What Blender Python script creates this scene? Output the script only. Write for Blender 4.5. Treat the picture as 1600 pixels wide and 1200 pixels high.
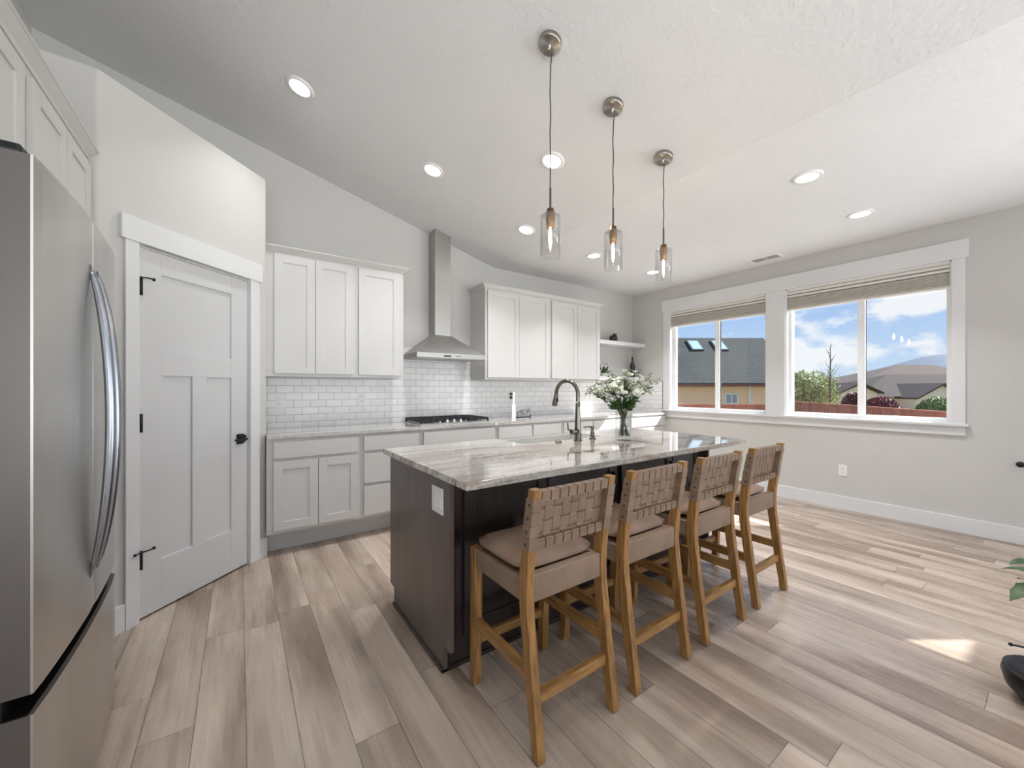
import bpy, bmesh, math, random
from mathutils import Vector, Matrix, Euler
random.seed(7)
R = math.radians
sc = bpy.context.scene
COL = sc.collection
for o in list(bpy.data.objects): bpy.data.objects.remove(o)

# ------------------------------------------------------------------ camera
CH = 1.26
cam = bpy.data.cameras.new('camera'); camo = bpy.data.objects.new('camera', cam); COL.objects.link(camo)
cam.sensor_width = 36; cam.lens = 609.0/1600*36; cam.shift_y = 7.6/1600
cam.clip_start = .02; cam.clip_end = 5000
camo.location = (0, 0, CH); camo.rotation_euler = (R(90), 0, R(-35))
sc.camera = camo
sc.view_settings.view_transform = 'Standard'; sc.view_settings.look = 'None'
sc.view_settings.gamma = 1; sc.view_settings.use_curve_mapping = False
sc.view_settings.exposure = 0.36

# ------------------------------------------------------------------ world: blue sky with clouds
W = bpy.data.worlds.new('sky'); sc.world = W; W.use_nodes = True
nt = W.node_tree; N = nt.nodes; L = nt.links; N.clear()
out = N.new('ShaderNodeOutputWorld'); bg = N.new('ShaderNodeBackground')
tc = N.new('ShaderNodeTexCoord'); sep = N.new('ShaderNodeSeparateXYZ'); L.new(tc.outputs['Generated'], sep.inputs[0])
ramp = N.new('ShaderNodeValToRGB'); L.new(sep.outputs['Z'], ramp.inputs[0])
ramp.color_ramp.elements[0].position = 0.0; ramp.color_ramp.elements[0].color = (.60, .74, .90, 1)
ramp.color_ramp.elements[1].position = 0.5; ramp.color_ramp.elements[1].color = (.13, .30, .70, 1)
e = ramp.color_ramp.elements.new(.22); e.color = (.30, .50, .86, 1)
mp = N.new('ShaderNodeMapping'); L.new(tc.outputs['Generated'], mp.inputs[0]); mp.inputs['Scale'].default_value = (1, 1, 2.1); mp.inputs['Location'].default_value = (.31, .12, .0)
no = N.new('ShaderNodeTexNoise'); no.inputs['Scale'].default_value = 5.2; no.inputs['Detail'].default_value = 9; no.inputs['Roughness'].default_value = .55
L.new(mp.outputs[0], no.inputs['Vector'])
zb_ = N.new('ShaderNodeMath'); zb_.operation = 'MULTIPLY_ADD'; zb_.inputs[1].default_value = -.30; L.new(sep.outputs['Z'], zb_.inputs[0]); L.new(no.outputs['Fac'], zb_.inputs[2])
cr = N.new('ShaderNodeValToRGB'); L.new(zb_.outputs[0], cr.inputs[0])
cr.color_ramp.elements[0].position = .485; cr.color_ramp.elements[1].position = .55
mx = N.new('ShaderNodeMixRGB'); L.new(cr.outputs[0], mx.inputs[0]); L.new(ramp.outputs[0], mx.inputs[1]); mx.inputs[2].default_value = (.86, .89, .94, 1)
L.new(mx.outputs[0], bg.inputs[0]); bg.inputs[1].default_value = .85
L.new(bg.outputs[0], out.inputs[0])

# ------------------------------------------------------------------ sun
sd = Vector((-1.057, .76, -.984)).normalized()
sl = bpy.data.lights.new('sun', 'SUN'); sl.energy = 11.5; sl.angle = R(.53); sl.color = (1, .975, .94)
so = bpy.data.objects.new('sun', sl); COL.objects.link(so); so.rotation_euler = sd.to_track_quat('-Z', 'Y').to_euler(); so.location = (20, -15, 20)

# fill lamps added at unseen openings, aimed up to brighten the ceiling
def fill_light(name, loc, target, sx, sy, power, col=(1, 1, 1), spread=180):
    l = bpy.data.lights.new(name, 'AREA'); l.shape = 'RECTANGLE'; l.size = sx; l.size_y = sy; l.energy = power; l.color = col; l.spread = R(spread)
    o = bpy.data.objects.new(name, l); COL.objects.link(o); o.location = loc
    o.rotation_euler = (Vector(target)-Vector(loc)).to_track_quat('-Z', 'Y').to_euler()
    return o
fill_light('rear_fill', (1.9, -4.72, 1.35), (.9, -2.2, 4.2), 5.0, 2.0, 92, (.90, .95, 1), 110)
fill_light('side_fill', (-1.34, -2.4, 1.35), (.6, .8, 3.4), 2.3, 1.5, 40, (.90, .95, 1), 120)
fill_light('patio_door_fill', (5.50, -2.6, 1.0), (4.0, -.6, 2.75), 2.4, 1.9, 50, (.90, .95, 1), 100)
DOWN_W = 8.0

# ------------------------------------------------------------------ room numbers
YW, XW, XC, XL = 4.03, 5.186, 2.548, -1.151
HC, SL = 2.743, .262
YR = -4.5
def slope_z(x): return HC + SL*max(0, XC-x)
def RD(r, d):  # right/forward distances of the outdoor view axis -> world
    a = R(35); return (d*math.sin(a)+r*math.cos(a), d*math.cos(a)-r*math.sin(a))

# ------------------------------------------------------------------ materials
def lin(c):
    return tuple(((v/255)/12.92 if v/255 <= .04045 else (((v/255)+.055)/1.055)**2.4) for v in c)
MATS = {}
def mat(name, rgb=(200, 200, 200), rough=.5, metal=0, bump=None, var=None, spec=None, coat=0, emit=None, aniso=0):
    """rgb in 0-255; bump=(scale,strength); var=(rgb2,scale,(sx,sy,sz)) noise colour variation"""
    if name in MATS: return MATS[name]
    m = bpy.data.materials.new(name); m.use_nodes = True; t = m.node_tree; b = t.nodes['Principled BSDF']
    b.inputs['Base Color'].default_value = (*lin(rgb), 1); b.inputs['Roughness'].default_value = rough; b.inputs['Metallic'].default_value = metal
    if spec is not None: b.inputs['Specular IOR Level'].default_value = spec
    if coat: b.inputs['Coat Weight'].default_value = coat; b.inputs['Coat Roughness'].default_value = .08
    if emit: b.inputs['Emission Color'].default_value = (*emit[0], 1); b.inputs['Emission Strength'].default_value = emit[1]
    tc = t.nodes.new('ShaderNodeTexCoord')
    v = var or (tuple(max(0, c*.99) for c in rgb), 2.5, (1, 1, 1))
    mp = t.nodes.new('ShaderNodeMapping'); mp.inputs['Scale'].default_value = v[2]; t.links.new(tc.outputs['Object'], mp.inputs[0])
    n = t.nodes.new('ShaderNodeTexNoise'); n.inputs['Scale'].default_value = v[1]; n.inputs['Detail'].default_value = 5; t.links.new(mp.outputs[0], n.inputs['Vector'])
    r = t.nodes.new('ShaderNodeValToRGB'); t.links.new(n.outputs['Fac'], r.inputs[0])
    r.color_ramp.elements[0].position = .35; r.color_ramp.elements[1].position = .65
    r.color_ramp.elements[0].color = (*lin(v[0]), 1); r.color_ramp.elements[1].color = (*lin(rgb), 1)
    t.links.new(r.outputs[0], b.inputs['Base Color'])
    if bump:
        n2 = t.nodes.new('ShaderNodeTexNoise'); n2.inputs['Scale'].default_value = bump[0]; n2.inputs['Detail'].default_value = 3
        mp2 = t.nodes.new('ShaderNodeMapping'); t.links.new(tc.outputs['Object'], mp2.inputs[0]); mp2.inputs['Scale'].default_value = bump[2] if len(bump) > 2 else (1, 1, 1)
        t.links.new(mp2.outputs[0], n2.inputs['Vector'])
        bp = t.nodes.new('ShaderNodeBump'); bp.inputs['Strength'].default_value = bump[1]; bp.inputs['Distance'].default_value = .004
        t.links.new(n2.outputs['Fac'], bp.inputs['Height']); t.links.new(bp.outputs[0], b.inputs['Normal'])
    MATS[name] = m; return m

M_wall = mat('wall_paint', (201, 199, 195), .62, bump=(55, .10))
M_ceil = mat('ceiling_paint', (222, 222, 222), .7, bump=(38, .8))
M_white = mat('white_cabinet_paint', (205, 203, 200), .34)
M_trim = mat('white_trim_paint', (220, 220, 220), .38)
M_door = mat('white_door_paint', (206, 206, 206), .36)
M_gap = mat('shadow_gap_grey', (120, 116, 110), .8)
M_steel = mat('brushed_steel', (180, 178, 175), .40, 1.0, bump=(30, .05, (1, 1, 40)), var=((170, 168, 164), 8, (1, 1, 30)))
M_fridge = mat('fridge_steel', (204, 202, 199), .32, 1.0, var=((190, 187, 182), 3, (1, 1, .4)))
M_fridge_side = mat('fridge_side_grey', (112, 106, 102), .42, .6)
M_handle = mat('polished_steel_handle', (158, 161, 168), .22, 1.0)
M_nickel = mat('brushed_nickel', (178, 172, 164), .28, 1.0, bump=(40, .04, (30, 30, 1)))
M_faucet = mat('dark_stainless_faucet', (122, 117, 108), .25, 1.0)
M_black = mat('black_metal', (22, 22, 23), .4, .3)
M_iron = mat('cast_iron_grate', (24, 24, 26), .55)
M_dark = mat('espresso_wood', (46, 35, 32), .33, var=((33, 24, 22), 4, (9, 9, 1)), coat=.25)
M_grey_end = mat('espresso_end_veneer', (98, 86, 80), .36, var=((84, 72, 66), 3, (3, 3, .8)), coat=.2)
M_oakx = mat('oak_rear_stretcher_wood', (164, 122, 70), .42, var=((120, 85, 46), 7, (1.1, 12, 12)))
M_oaky = mat('oak_side_stretcher_wood', (164, 122, 70), .42, var=((120, 85, 46), 7, (12, 1.1, 12)))
M_oak = mat('oak_stool_wood', (164, 122, 70), .42, var=((120, 85, 46), 7, (12, 12, 1.1)), bump=(30, .08, (8, 8, 1)))
M_leather = mat('taupe_leather', (140, 117, 97), .55, var=((122, 101, 83), 9, (1, 1, 1)), bump=(120, .15))
M_cushion = mat('taupe_suede_cushion', (152, 127, 109), .8, var=((128, 105, 90), 7, (1, 1, 1)), bump=(90, .25))
M_piping = mat('cushion_piping', (70, 56, 48), .8)
M_plastic = mat('white_plastic', (236, 235, 233), .3)
M_slot = mat('slot_dark', (60, 58, 56), .6)
M_cord = mat('grey_cord', (70, 66, 62), .5)
M_brass = mat('socket_bronze', (140, 112, 82), .32, 1.0)
M_shade = mat('linen_shade', (226, 223, 216), .85, var=((214, 211, 204), 3, (20, .6, 60)), bump=(160, .2))
M_vinyl = mat('white_vinyl', (238, 239, 240), .35)
M_lampface = mat('downlight_diffuser', (255, 255, 255), .5, emit=((1, .97, .92), 9))
M_filament = mat('warm_filament', (255, 220, 160), .5, emit=((1, .72, .38), 38))
M_leaf = mat('green_leaf', (74, 104, 52), .5, var=((44, 70, 34), 30, (1, 1, 1)))
M_leafdark = mat('dark_stem_green', (66, 84, 50), .55, var=((42, 58, 32), 30, (1, 1, 1)))
M_petal = mat('cream_petal', (236, 236, 224), .6, var=((206, 210, 190), 60, (1, 1, 1)))
M_pot = mat('dark_ceramic_pot', (46, 42, 40), .5)
M_bottle = mat('dark_bottle_glass', (22, 20, 20), .12, coat=.5)
M_tan = mat('tan_stucco', (255, 212, 178), .85, bump=(8, .3))
M_cream = mat('cream_stucco', (240, 222, 200), .85, bump=(8, .3))
M_bark = mat('tree_bark', (92, 80, 70), .9)
M_sprig = mat('spring_green_leaves', (178, 188, 124), .6, var=((128, 144, 84), 2, (1, 1, 1)))
M_plum = mat('plum_leaves', (140, 78, 84), .6, var=((92, 48, 58), 2, (1, 1, 1)))
M_bush = mat('bush_leaves', (150, 166, 106), .6, var=((92, 112, 62), 2, (1, 1, 1)))
M_fence = mat('red_cedar_fence', (214, 140, 112), .8, var=((184, 116, 92), 5, (1, 1, .3)))
M_grass = mat('dry_lawn', (130, 128, 92), .9, var=((104, 108, 70), 2, (1, 1, 1)))
M_hill = mat('hazed_mountain', (94, 106, 122), .95, var=((84, 96, 112), .01, (1, 1, 1)))  # distance haze is put into this bluish base colour
M_rubber = mat('black_glass_enamel', (16, 16, 17), .2)

def shingle(name, a, b_):
    m = mat(name, a, .95, var=(b_, 9, (1, 1, 2.5)), bump=(9, .9)); return m
M_roofA = shingle('slate_green_shingles', (62, 67, 66), (24, 30, 30))
M_roofB = shingle('brown_shingles', (64, 55, 51), (46, 39, 36))
M_roofC = shingle('sunlit_brown_shingles', (92, 80, 74), (72, 62, 57))  # lighter brown paints in the sunlight on the upper roof

def glass_mat(name, tint=(1, 1, 1), refl=.9, gl_rough=0.0, edge=.08):
    m = bpy.data.materials.new(name); m.use_nodes = True; t = m.node_tree; t.nodes.clear()
    o = t.nodes.new('ShaderNodeOutputMaterial'); tr = t.nodes.new('ShaderNodeBsdfTransparent'); gl = t.nodes.new('ShaderNodeBsdfGlossy')
    tr.inputs[0].default_value = (*tint, 1); gl.inputs['Roughness'].default_value = gl_rough
    lw = t.nodes.new('ShaderNodeLayerWeight'); lw.inputs[0].default_value = .5
    pw = t.nodes.new('ShaderNodeMath'); pw.operation = 'POWER'; pw.inputs[1].default_value = 4.5; t.links.new(lw.outputs['Facing'], pw.inputs[0])
    mu = t.nodes.new('ShaderNodeMath'); mu.operation = 'MULTIPLY_ADD'; mu.inputs[1].default_value = refl; mu.inputs[2].default_value = edge; t.links.new(pw.outputs[0], mu.inputs[0])
    mx = t.nodes.new('ShaderNodeMixShader'); t.links.new(mu.outputs[0], mx.inputs[0]); t.links.new(tr.outputs[0], mx.inputs[1]); t.links.new(gl.outputs[0], mx.inputs[2])
    t.links.new(mx.outputs[0], o.inputs[0]); return m
M_glass = glass_mat('window_glass', (.985, .99, .988), .5, edge=.03)
M_clear = glass_mat('clear_glass_shade', (.97, .975, .975), .85, 0, .07)
def water_mat():
    m = glass_mat('vase_water', (.95, .97, .965), .4, edge=.03); return m
M_water = water_mat()

def floor_mat():
    m = bpy.data.materials.new('vinyl_oak_planks'); m.use_nodes = True; t = m.node_tree; nn = t.nodes; ll = t.links; b = nn['Principled BSDF']
    tc = nn.new('ShaderNodeTexCoord'); sp = nn.new('ShaderNodeSeparateXYZ'); ll.new(tc.outputs['Object'], sp.inputs[0])
    def mth(op, a, b_=None, c=None):
        q = nn.new('ShaderNodeMath'); q.operation = op
        for i, v in enumerate((a, b_, c)):
            if v is None: continue
            if isinstance(v, (int, float)): q.inputs[i].default_value = v
            else: ll.new(v, q.inputs[i])
        return q.outputs[0]
    w, ln = .1585, 1.22
    u = mth('DIVIDE', mth('SUBTRACT', sp.outputs['X'], .0215), w)
    row = mth('FLOOR', u); fu = mth('FRACT', u)
    wn = nn.new('ShaderNodeTexWhiteNoise'); wn.noise_dimensions = '1D'; ll.new(mth('ADD', row, .5), wn.inputs['W'])
    v = mth('ADD', mth('DIVIDE', sp.outputs['Y'], ln), wn.outputs['Value'])
    colm = mth('FLOOR', v); fv = mth('FRACT', v)
    cx = nn.new('ShaderNodeCombineXYZ'); ll.new(row, cx.inputs[0]); ll.new(colm, cx.inputs[1]); cx.inputs[2].default_value = .37
    w2 = nn.new('ShaderNodeTexWhiteNoise'); w2.noise_dimensions = '3D'; ll.new(cx.outputs[0], w2.inputs['Vector'])
    # seams
    eu = mth('MULTIPLY', mth('MINIMUM', fu, mth('SUBTRACT', 1, fu)), w)
    ev = mth('MULTIPLY', mth('MINIMUM', fv, mth('SUBTRACT', 1, fv)), ln)
    em = mth('MINIMUM', eu, ev)
    seam = mth('LESS_THAN', em, .0014)
    # grain coordinates with a random shift per plank
    off = nn.new('ShaderNodeVectorMath'); off.operation = 'MULTIPLY_ADD'; ll.new(w2.outputs['Color'], off.inputs[0]); off.inputs[1].default_value = (37, 53, 11); ll.new(tc.outputs['Object'], off.inputs[2])
    mp = nn.new('ShaderNodeMapping'); mp.inputs['Scale'].default_value = (8, .85, 1); ll.new(off.outputs[0], mp.inputs[0])
    n1 = nn.new('ShaderNodeTexNoise'); n1.inputs['Scale'].default_value = 1.0; n1.inputs['Detail'].default_value = 2.5; n1.inputs['Distortion'].default_value = .5; ll.new(mp.outputs[0], n1.inputs['Vector'])
    # cathedral rings: sine of the noise field
    ring = mth('SINE', mth('MULTIPLY', n1.outputs['Fac'], 32))
    ring = mth('MULTIPLY_ADD', ring, .5, .5)
    mp2 = nn.new('ShaderNodeMapping'); mp2.inputs['Scale'].default_value = (90, 3.0, 1); ll.new(off.outputs[0], mp2.inputs[0])
    n2 = nn.new('ShaderNodeTexNoise'); n2.inputs['Scale'].default_value = 1; n2.inputs['Detail'].default_value = 4; ll.new(mp2.outputs[0], n2.inputs['Vector'])
    mp3 = nn.new('ShaderNodeMapping'); mp3.inputs['Scale'].default_value = (5.5, .8, 1); ll.new(off.outputs[0], mp3.inputs[0])
    n3 = nn.new('ShaderNodeTexNoise'); n3.inputs['Scale'].default_value = 1; n3.inputs['Detail'].default_value = 3; ll.new(mp3.outputs[0], n3.inputs['Vector'])
    rp = nn.new('ShaderNodeValToRGB'); ll.new(n3.outputs['Fac'], rp.inputs[0])
    E_ = rp.color_ramp.elements
    E_[0].position = .36; E_[0].color = (*lin((138, 120, 106)), 1); E_[1].position = .66; E_[1].color = (*lin((190, 174, 159)), 1)
    q = E_.new(.5); q.color = (*lin((170, 152, 137)), 1)
    # darken by ring & fine grain & plank tone
    tone = mth('MULTIPLY_ADD', w2.outputs['Value'], .20, .88)
    g = mth('MULTIPLY', mth('MULTIPLY_ADD', ring, .13, .89), mth('MULTIPLY_ADD', n2.outputs['Fac'], .18, .92))
    k = mth('MULTIPLY', mth('MULTIPLY', g, tone), mth('MULTIPLY_ADD', seam, -.7, 1))
    mx = nn.new('ShaderNodeVectorMath'); mx.operation = 'SCALE'; ll.new(rp.outputs[0], mx.inputs[0]); ll.new(k, mx.inputs['Scale'])
    ll.new(mx.outputs[0], b.inputs['Base Color'])
    ll.new(mth('MULTIPLY_ADD', n2.outputs['Fac'], .12, .22), b.inputs['Roughness'])
    bp = nn.new('ShaderNodeBump'); bp.inputs['Strength'].default_value = .25; bp.inputs['Distance'].default_value = .001
    ll.new(mth('SUBTRACT', mth('MULTIPLY', n2.outputs['Fac'], .4), seam), bp.inputs['Height']); ll.new(bp.outputs[0], b.inputs['Normal'])
    return m
M_floor = floor_mat()

def tile_mat(name, axis):
    """subway tile on a vertical wall; axis = which object axis runs along the wall"""
    m = bpy.data.materials.new(name); m.use_nodes = True; t = m.node_tree; nn = t.nodes; ll = t.links; b = nn['Principled BSDF']
    tc = nn.new('ShaderNodeTexCoord'); sp = nn.new('ShaderNodeSeparateXYZ'); ll.new(tc.outputs['Object'], sp.inputs[0])
    cb = nn.new('ShaderNodeCombineXYZ'); ll.new(sp.outputs[axis], cb.inputs[0]); ll.new(sp.outputs['Z'], cb.inputs[1])
    mp = nn.new('ShaderNodeMapping'); ll.new(cb.outputs[0], mp.inputs[0])
    mp.inputs['Location'].default_value = (-.269+1.355*2, -1.289+.0655*40, 0)
    br = nn.new('ShaderNodeTexBrick'); ll.new(mp.outputs[0], br.inputs['Vector'])
    br.offset = .5; br.inputs['Scale'].default_value = 1; br.inputs['Brick Width'].default_value = .1355; br.inputs['Row Height'].default_value = .0655
    br.inputs['Mortar Size'].default_value = .0016; br.inputs['Mortar Smooth'].default_value = .3
    br.inputs['Color1'].default_value = (*lin((240, 239, 238)), 1); br.inputs['Color2'].default_value = (*lin((233, 231, 230)), 1); br.inputs['Mortar'].default_value = (*lin((150, 145, 140)), 1)
    ll.new(br.outputs['Color'], b.inputs['Base Color']); b.inputs['Roughness'].default_value = .16
    bp = nn.new('ShaderNodeBump'); bp.invert = True; bp.inputs['Strength'].default_value = .4; bp.inputs['Distance'].default_value = .002
    ll.new(br.outputs['Fac'], bp.inputs['Height']); ll.new(bp.outputs[0], b.inputs['Normal'])
    return m
M_tileX = tile_mat('white_subway_tile', 'X'); M_tileY = tile_mat('white_subway_tile_side', 'Y')

def stone_mat(name, dark):
    m = bpy.data.materials.new(name); m.use_nodes = True; t = m.node_tree; nn = t.nodes; ll = t.links; b = nn['Principled BSDF']
    tc = nn.new('ShaderNodeTexCoord')
    mp = nn.new('ShaderNodeMapping'); mp.inputs['Scale'].default_value = (.55, 4.2, 4.2); mp.inputs['Rotation'].default_value = (0, 0, R(-7)); ll.new(tc.outputs['Object'], mp.inputs[0])
    n1 = nn.new('ShaderNodeTexNoise'); n1.inputs['Scale'].default_value = 1.9; n1.inputs['Detail'].default_value = 9; n1.inputs['Roughness'].default_value = .62; n1.inputs['Distortion'].default_value = .9
    ll.new(mp.outputs[0], n1.inputs['Vector'])
    rp = nn.new('ShaderNodeValToRGB'); ll.new(n1.outputs['Fac'], rp.inputs[0]); E_ = rp.color_ramp.elements
    E_[0].position = .28; E_[0].color = (*lin((96, 88, 82) if dark else (150, 147, 142)), 1)
    E_[1].position = .78; E_[1].color = (*lin((206, 203, 196)), 1)
    for p, c in ((.40, (140, 120, 105) if dark else (186, 182, 176)), (.46, (172, 158, 145) if dark else (208, 206, 202)), (.54, (198, 193, 186)), (.63, (160, 152, 143) if dark else (176, 172, 166))):
        q = E_.new(p); q.color = (*lin(c), 1)
    n2 = nn.new('ShaderNodeTexNoise'); n2.inputs['Scale'].default_value = 55; n2.inputs['Detail'].default_value = 6; ll.new(tc.outputs['Object'], n2.inputs['Vector'])
    r2 = nn.new('ShaderNodeValToRGB'); ll.new(n2.outputs['Fac'], r2.inputs[0]); r2.color_ramp.elements[0].position = .40; r2.color_ramp.elements[0].color = (.62, .62, .60, 1); r2.color_ramp.elements[1].position = .52
    mx = nn.new('ShaderNodeMixRGB'); mx.blend_type = 'MULTIPLY'; mx.inputs[0].default_value = .55; ll.new(rp.outputs[0], mx.inputs[1]); ll.new(r2.outputs[0], mx.inputs[2])
    ll.new(mx.outputs[0], b.inputs['Base Color']); b.inputs['Roughness'].default_value = .05; b.inputs['Coat Weight'].default_value = .7; b.inputs['Coat Roughness'].default_value = .015
    return m
M_stone = stone_mat('island_quartzite', True); M_stone2 = stone_mat('counter_quartzite', False)

# ------------------------------------------------------------------ mesh building
class MB:
    def __init__(s): s.bm = bmesh.new()
    def box(s, x0, x1, y0, y1, z0, z1, bev=0, M=None):
        t = bmesh.new(); bmesh.ops.create_cube(t, size=1)
        for v in t.verts: v.co = Vector(((x0+x1)/2+v.co.x*(x1-x0), (y0+y1)/2+v.co.y*(y1-y0), (z0+z1)/2+v.co.z*(z1-z0)))
        if bev: bmesh.ops.bevel(t, geom=t.edges[:], offset=bev, segments=2, affect='EDGES', profile=.6)
        return s._add(t, M)
    def _add(s, t, M=None, smooth=False):
        if M: bmesh.ops.transform(t, matrix=M, verts=t.verts)
        if smooth:
            for f in t.faces: f.smooth = True
        me = bpy.data.meshes.new('tmp'); t.to_mesh(me); t.free(); s.bm.from_mesh(me); bpy.data.meshes.remove(me); return s
    def prism(s, pts, h0, h1, axis='z', bev=0, M=None):
        """polygon pts extruded along axis. z: pts=(x,y); y: pts=(x,z); x: pts=(y,z)"""
        t = bmesh.new()
        def mk(p, h): return {'z': (p[0], p[1], h), 'y': (p[0], h, p[1]), 'x': (h, p[0], p[1])}[axis]
        a = [t.verts.new(mk(p, h0)) for p in pts]; b = [t.verts.new(mk(p, h1)) for p in pts]; n = len(pts)
        t.faces.new(a); t.faces.new(b[::-1])
        for i in range(n): t.faces.new((a[i], b[i], b[(i+1) % n], a[(i+1) % n]))
        bmesh.ops.recalc_face_normals(t, faces=t.faces)
        if bev: bmesh.ops.bevel(t, geom=t.edges[:], offset=bev, segments=2, affect='EDGES', profile=.6)
        return s._add(t, M)
    def lathe(s, prof, seg=24, M=None, cap=True, smooth=True):
        """prof=[(r,z)...] around z"""
        t = bmesh.new(); rings = []
        for r, z in prof:
            if r < 1e-6: rings.append([t.verts.new((0, 0, z))]); continue
            rings.append([t.verts.new((r*math.cos(2*math.pi*i/seg), r*math.sin(2*math.pi*i/seg), z)) for i in range(seg)])
        for A, B in zip(rings, rings[1:]):
            for i in range(seg):
                j = (i+1) % seg
                if len(A) == 1 and len(B) == 1: continue
                if len(A) == 1: t.faces.new((A[0], B[j], B[i]))
                elif len(B) == 1: t.faces.new((A[i], A[j], B[0]))
                else: t.faces.new((A[i], A[j], B[j], B[i]))
        if cap:
            if len(rings[0]) > 1: t.faces.new(rings[0][::-1])
            if len(rings[-1]) > 1: t.faces.new(rings[-1])
        bmesh.ops.recalc_face_normals(t, faces=t.faces)
        return s._add(t, M, smooth)
    def tube(s, pts, rad, seg=10, M=None, smooth=True, flat=None):
        """swept tube; rad number or list; flat=(a,b) elliptical scale"""
        t = bmesh.new(); P = [Vector(p) for p in pts]; n = len(P); rings = []
        up = Vector((0, 0, 1)); prev = None
        for i, p in enumerate(P):
            d = (P[min(i+1, n-1)]-P[max(i-1, 0)]).normalized()
            if prev is None:
                a = d.cross(up if abs(d.z) < .95 else Vector((1, 0, 0))).normalized()
            else:
                a = (prev-d*prev.dot(d)).normalized()
            prev = a; b = d.cross(a).normalized(); r = rad[i] if isinstance(rad, (list, tuple)) else rad
            fa, fb = flat or (1, 1)
            rings.append([t.verts.new(p+a*math.cos(2*math.pi*k/seg)*r*fa+b*math.sin(2*math.pi*k/seg)*r*fb) for k in range(seg)])
        for A, B in zip(rings, rings[1:]):
            for k in range(seg): t.faces.new((A[k], A[(k+1) % seg], B[(k+1) % seg], B[k]))
        t.faces.new(rings[0][::-1]); t.faces.new(rings[-1])
        bmesh.ops.recalc_face_normals(t, faces=t.faces)
        return s._add(t, M, smooth)
    def ball(s, c, r, M=None, sub=2, sq=(1, 1, 1)):
        t = bmesh.new(); bmesh.ops.create_icosphere(t, subdivisions=sub, radius=r)
        for v in t.verts: v.co = Vector((v.co.x*sq[0], v.co.y*sq[1], v.co.z*sq[2]))+Vector(c)
        return s._add(t, M, True)
    def quad(s, pts, M=None):
        t = bmesh.new(); t.faces.new([t.verts.new(p) for p in pts]); return s._add(t, M)
    def build(s, name, m, parent=None):
        me = bpy.data.meshes.new(name); s.bm.to_mesh(me); s.bm.free(); me.materials.append(m)
        o = bpy.data.objects.new(name, me); COL.objects.link(o)
        if parent: o.parent = parent
        return o
def bx(*a, **k): return MB().box(*a, **k)
def tag(o, label=None, cat=None, group=None, kind=None):
    if label: o['label'] = label
    if cat: o['category'] = cat
    if group: o['group'] = group
    if kind: o['kind'] = kind
    return o
def thing(name, loc, rz=0, label=None, cat=None, group=None, kind=None):
    o = bpy.data.objects.new(name, None); COL.objects.link(o); o.location = loc; o.rotation_euler = (0, 0, rz); o.empty_display_size = .1
    return tag(o, label, cat, group, kind)
def dup(root, loc, rz=None, label=None, rot=None):
    r = root.copy(); COL.objects.link(r); r.location = loc
    if rz is not None: r.rotation_euler = (0, 0, rz)
    if rot is not None: r.rotation_euler = rot
    if label: r['label'] = label
    def rec(src, dst):
        for ch in list(src.children):
            c = ch.copy(); COL.objects.link(c); c.parent = dst; rec(ch, c)
    rec(root, r); return r
def T(x=0, y=0, z=0, rx=0, ry=0, rz=0): return Matrix.Translation((x, y, z)) @ Euler((rx, ry, rz)).to_matrix().to_4x4()
def smooth(o):
    for p in o.data.polygons: p.use_smooth = True
    return o

# ================================================================== ROOM SHELL
o = bx(XL-.15, XW+.15, YR-.15, YW+.15, -.15, 0).build('floor', M_floor); tag(o, kind='structure')
# ceiling: flat strip by the windows and the slope rising to the left, one solid
prof = [(XW+.15, HC), (XW+.15, HC+.12), (XC, HC+.12), (XL-.15, slope_z(XL-.15)+.12), (XL-.15, slope_z(XL-.15)), (XC, HC)]
o = MB().prism(prof, YR-.15, YW+.15, 'y').build('ceiling', M_ceil); tag(o, kind='structure')
# back wall (range wall)
o = MB().prism([(XL-.15, 0), (XW+.15, 0), (XW+.15, HC-.001), (XC, HC-.001), (XL-.15, slope_z(XL-.15)-.001)], YW, YW+.15, 'y').build('wall_back', M_wall); tag(o, kind='structure')
m = MB(); m.box(XL-.15, XL, YR, -3.6, 0, slope_z(XL)); m.box(XL-.15, XL, -1.2, YW, 0, slope_z(XL)); m.box(XL-.15, XL, -3.6, -1.2, 0, .5); m.box(XL-.15, XL, -3.6, -1.2, 2.3, slope_z(XL))
o = m.build('wall_left', M_wall); tag(o, kind='structure')
# rear wall with two wide openings added for light (living side, behind the camera)
m = MB(); zt = HC-.002
m.box(XL, -.7, YR-.15, YR, 0, zt); m.box(4.5, XW, YR-.15, YR, 0, zt); m.box(-.7, 4.5, YR-.15, YR, 0, .5); m.box(-.7, 4.5, YR-.15, YR, 2.75-.05, zt)
m.prism([(XL, zt), (XC, zt), (XL, slope_z(XL)-.005)], YR-.15, YR, 'y')
o = m.build('wall_rear', M_wall); tag(o, kind='structure')
# window wall
OZ0, OZ1 = .955, 2.403
m = MB(); X0, X1 = XW, XW+.15; zt = HC-.001
m.box(X0, X1, 3.363, YW, 0, zt); m.box(X0, X1, 2.078, 3.363, 0, OZ0); m.box(X0, X1, 2.078, 3.363, OZ1, zt)
m.box(X0, X1, 1.88, 2.078, 0, zt); m.box(X0, X1, .594, 1.88, 0, OZ0); m.box(X0, X1, .594, 1.88, OZ1, zt)
m.box(X0, X1, -1.25, .594, 0, zt); m.box(X0, X1, -3.8, -1.25, 2.45, zt); m.box(X0, X1, YR, -3.8, 0, zt)
o = m.build('wall_right', M_wall); tag(o, kind='structure')
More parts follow.
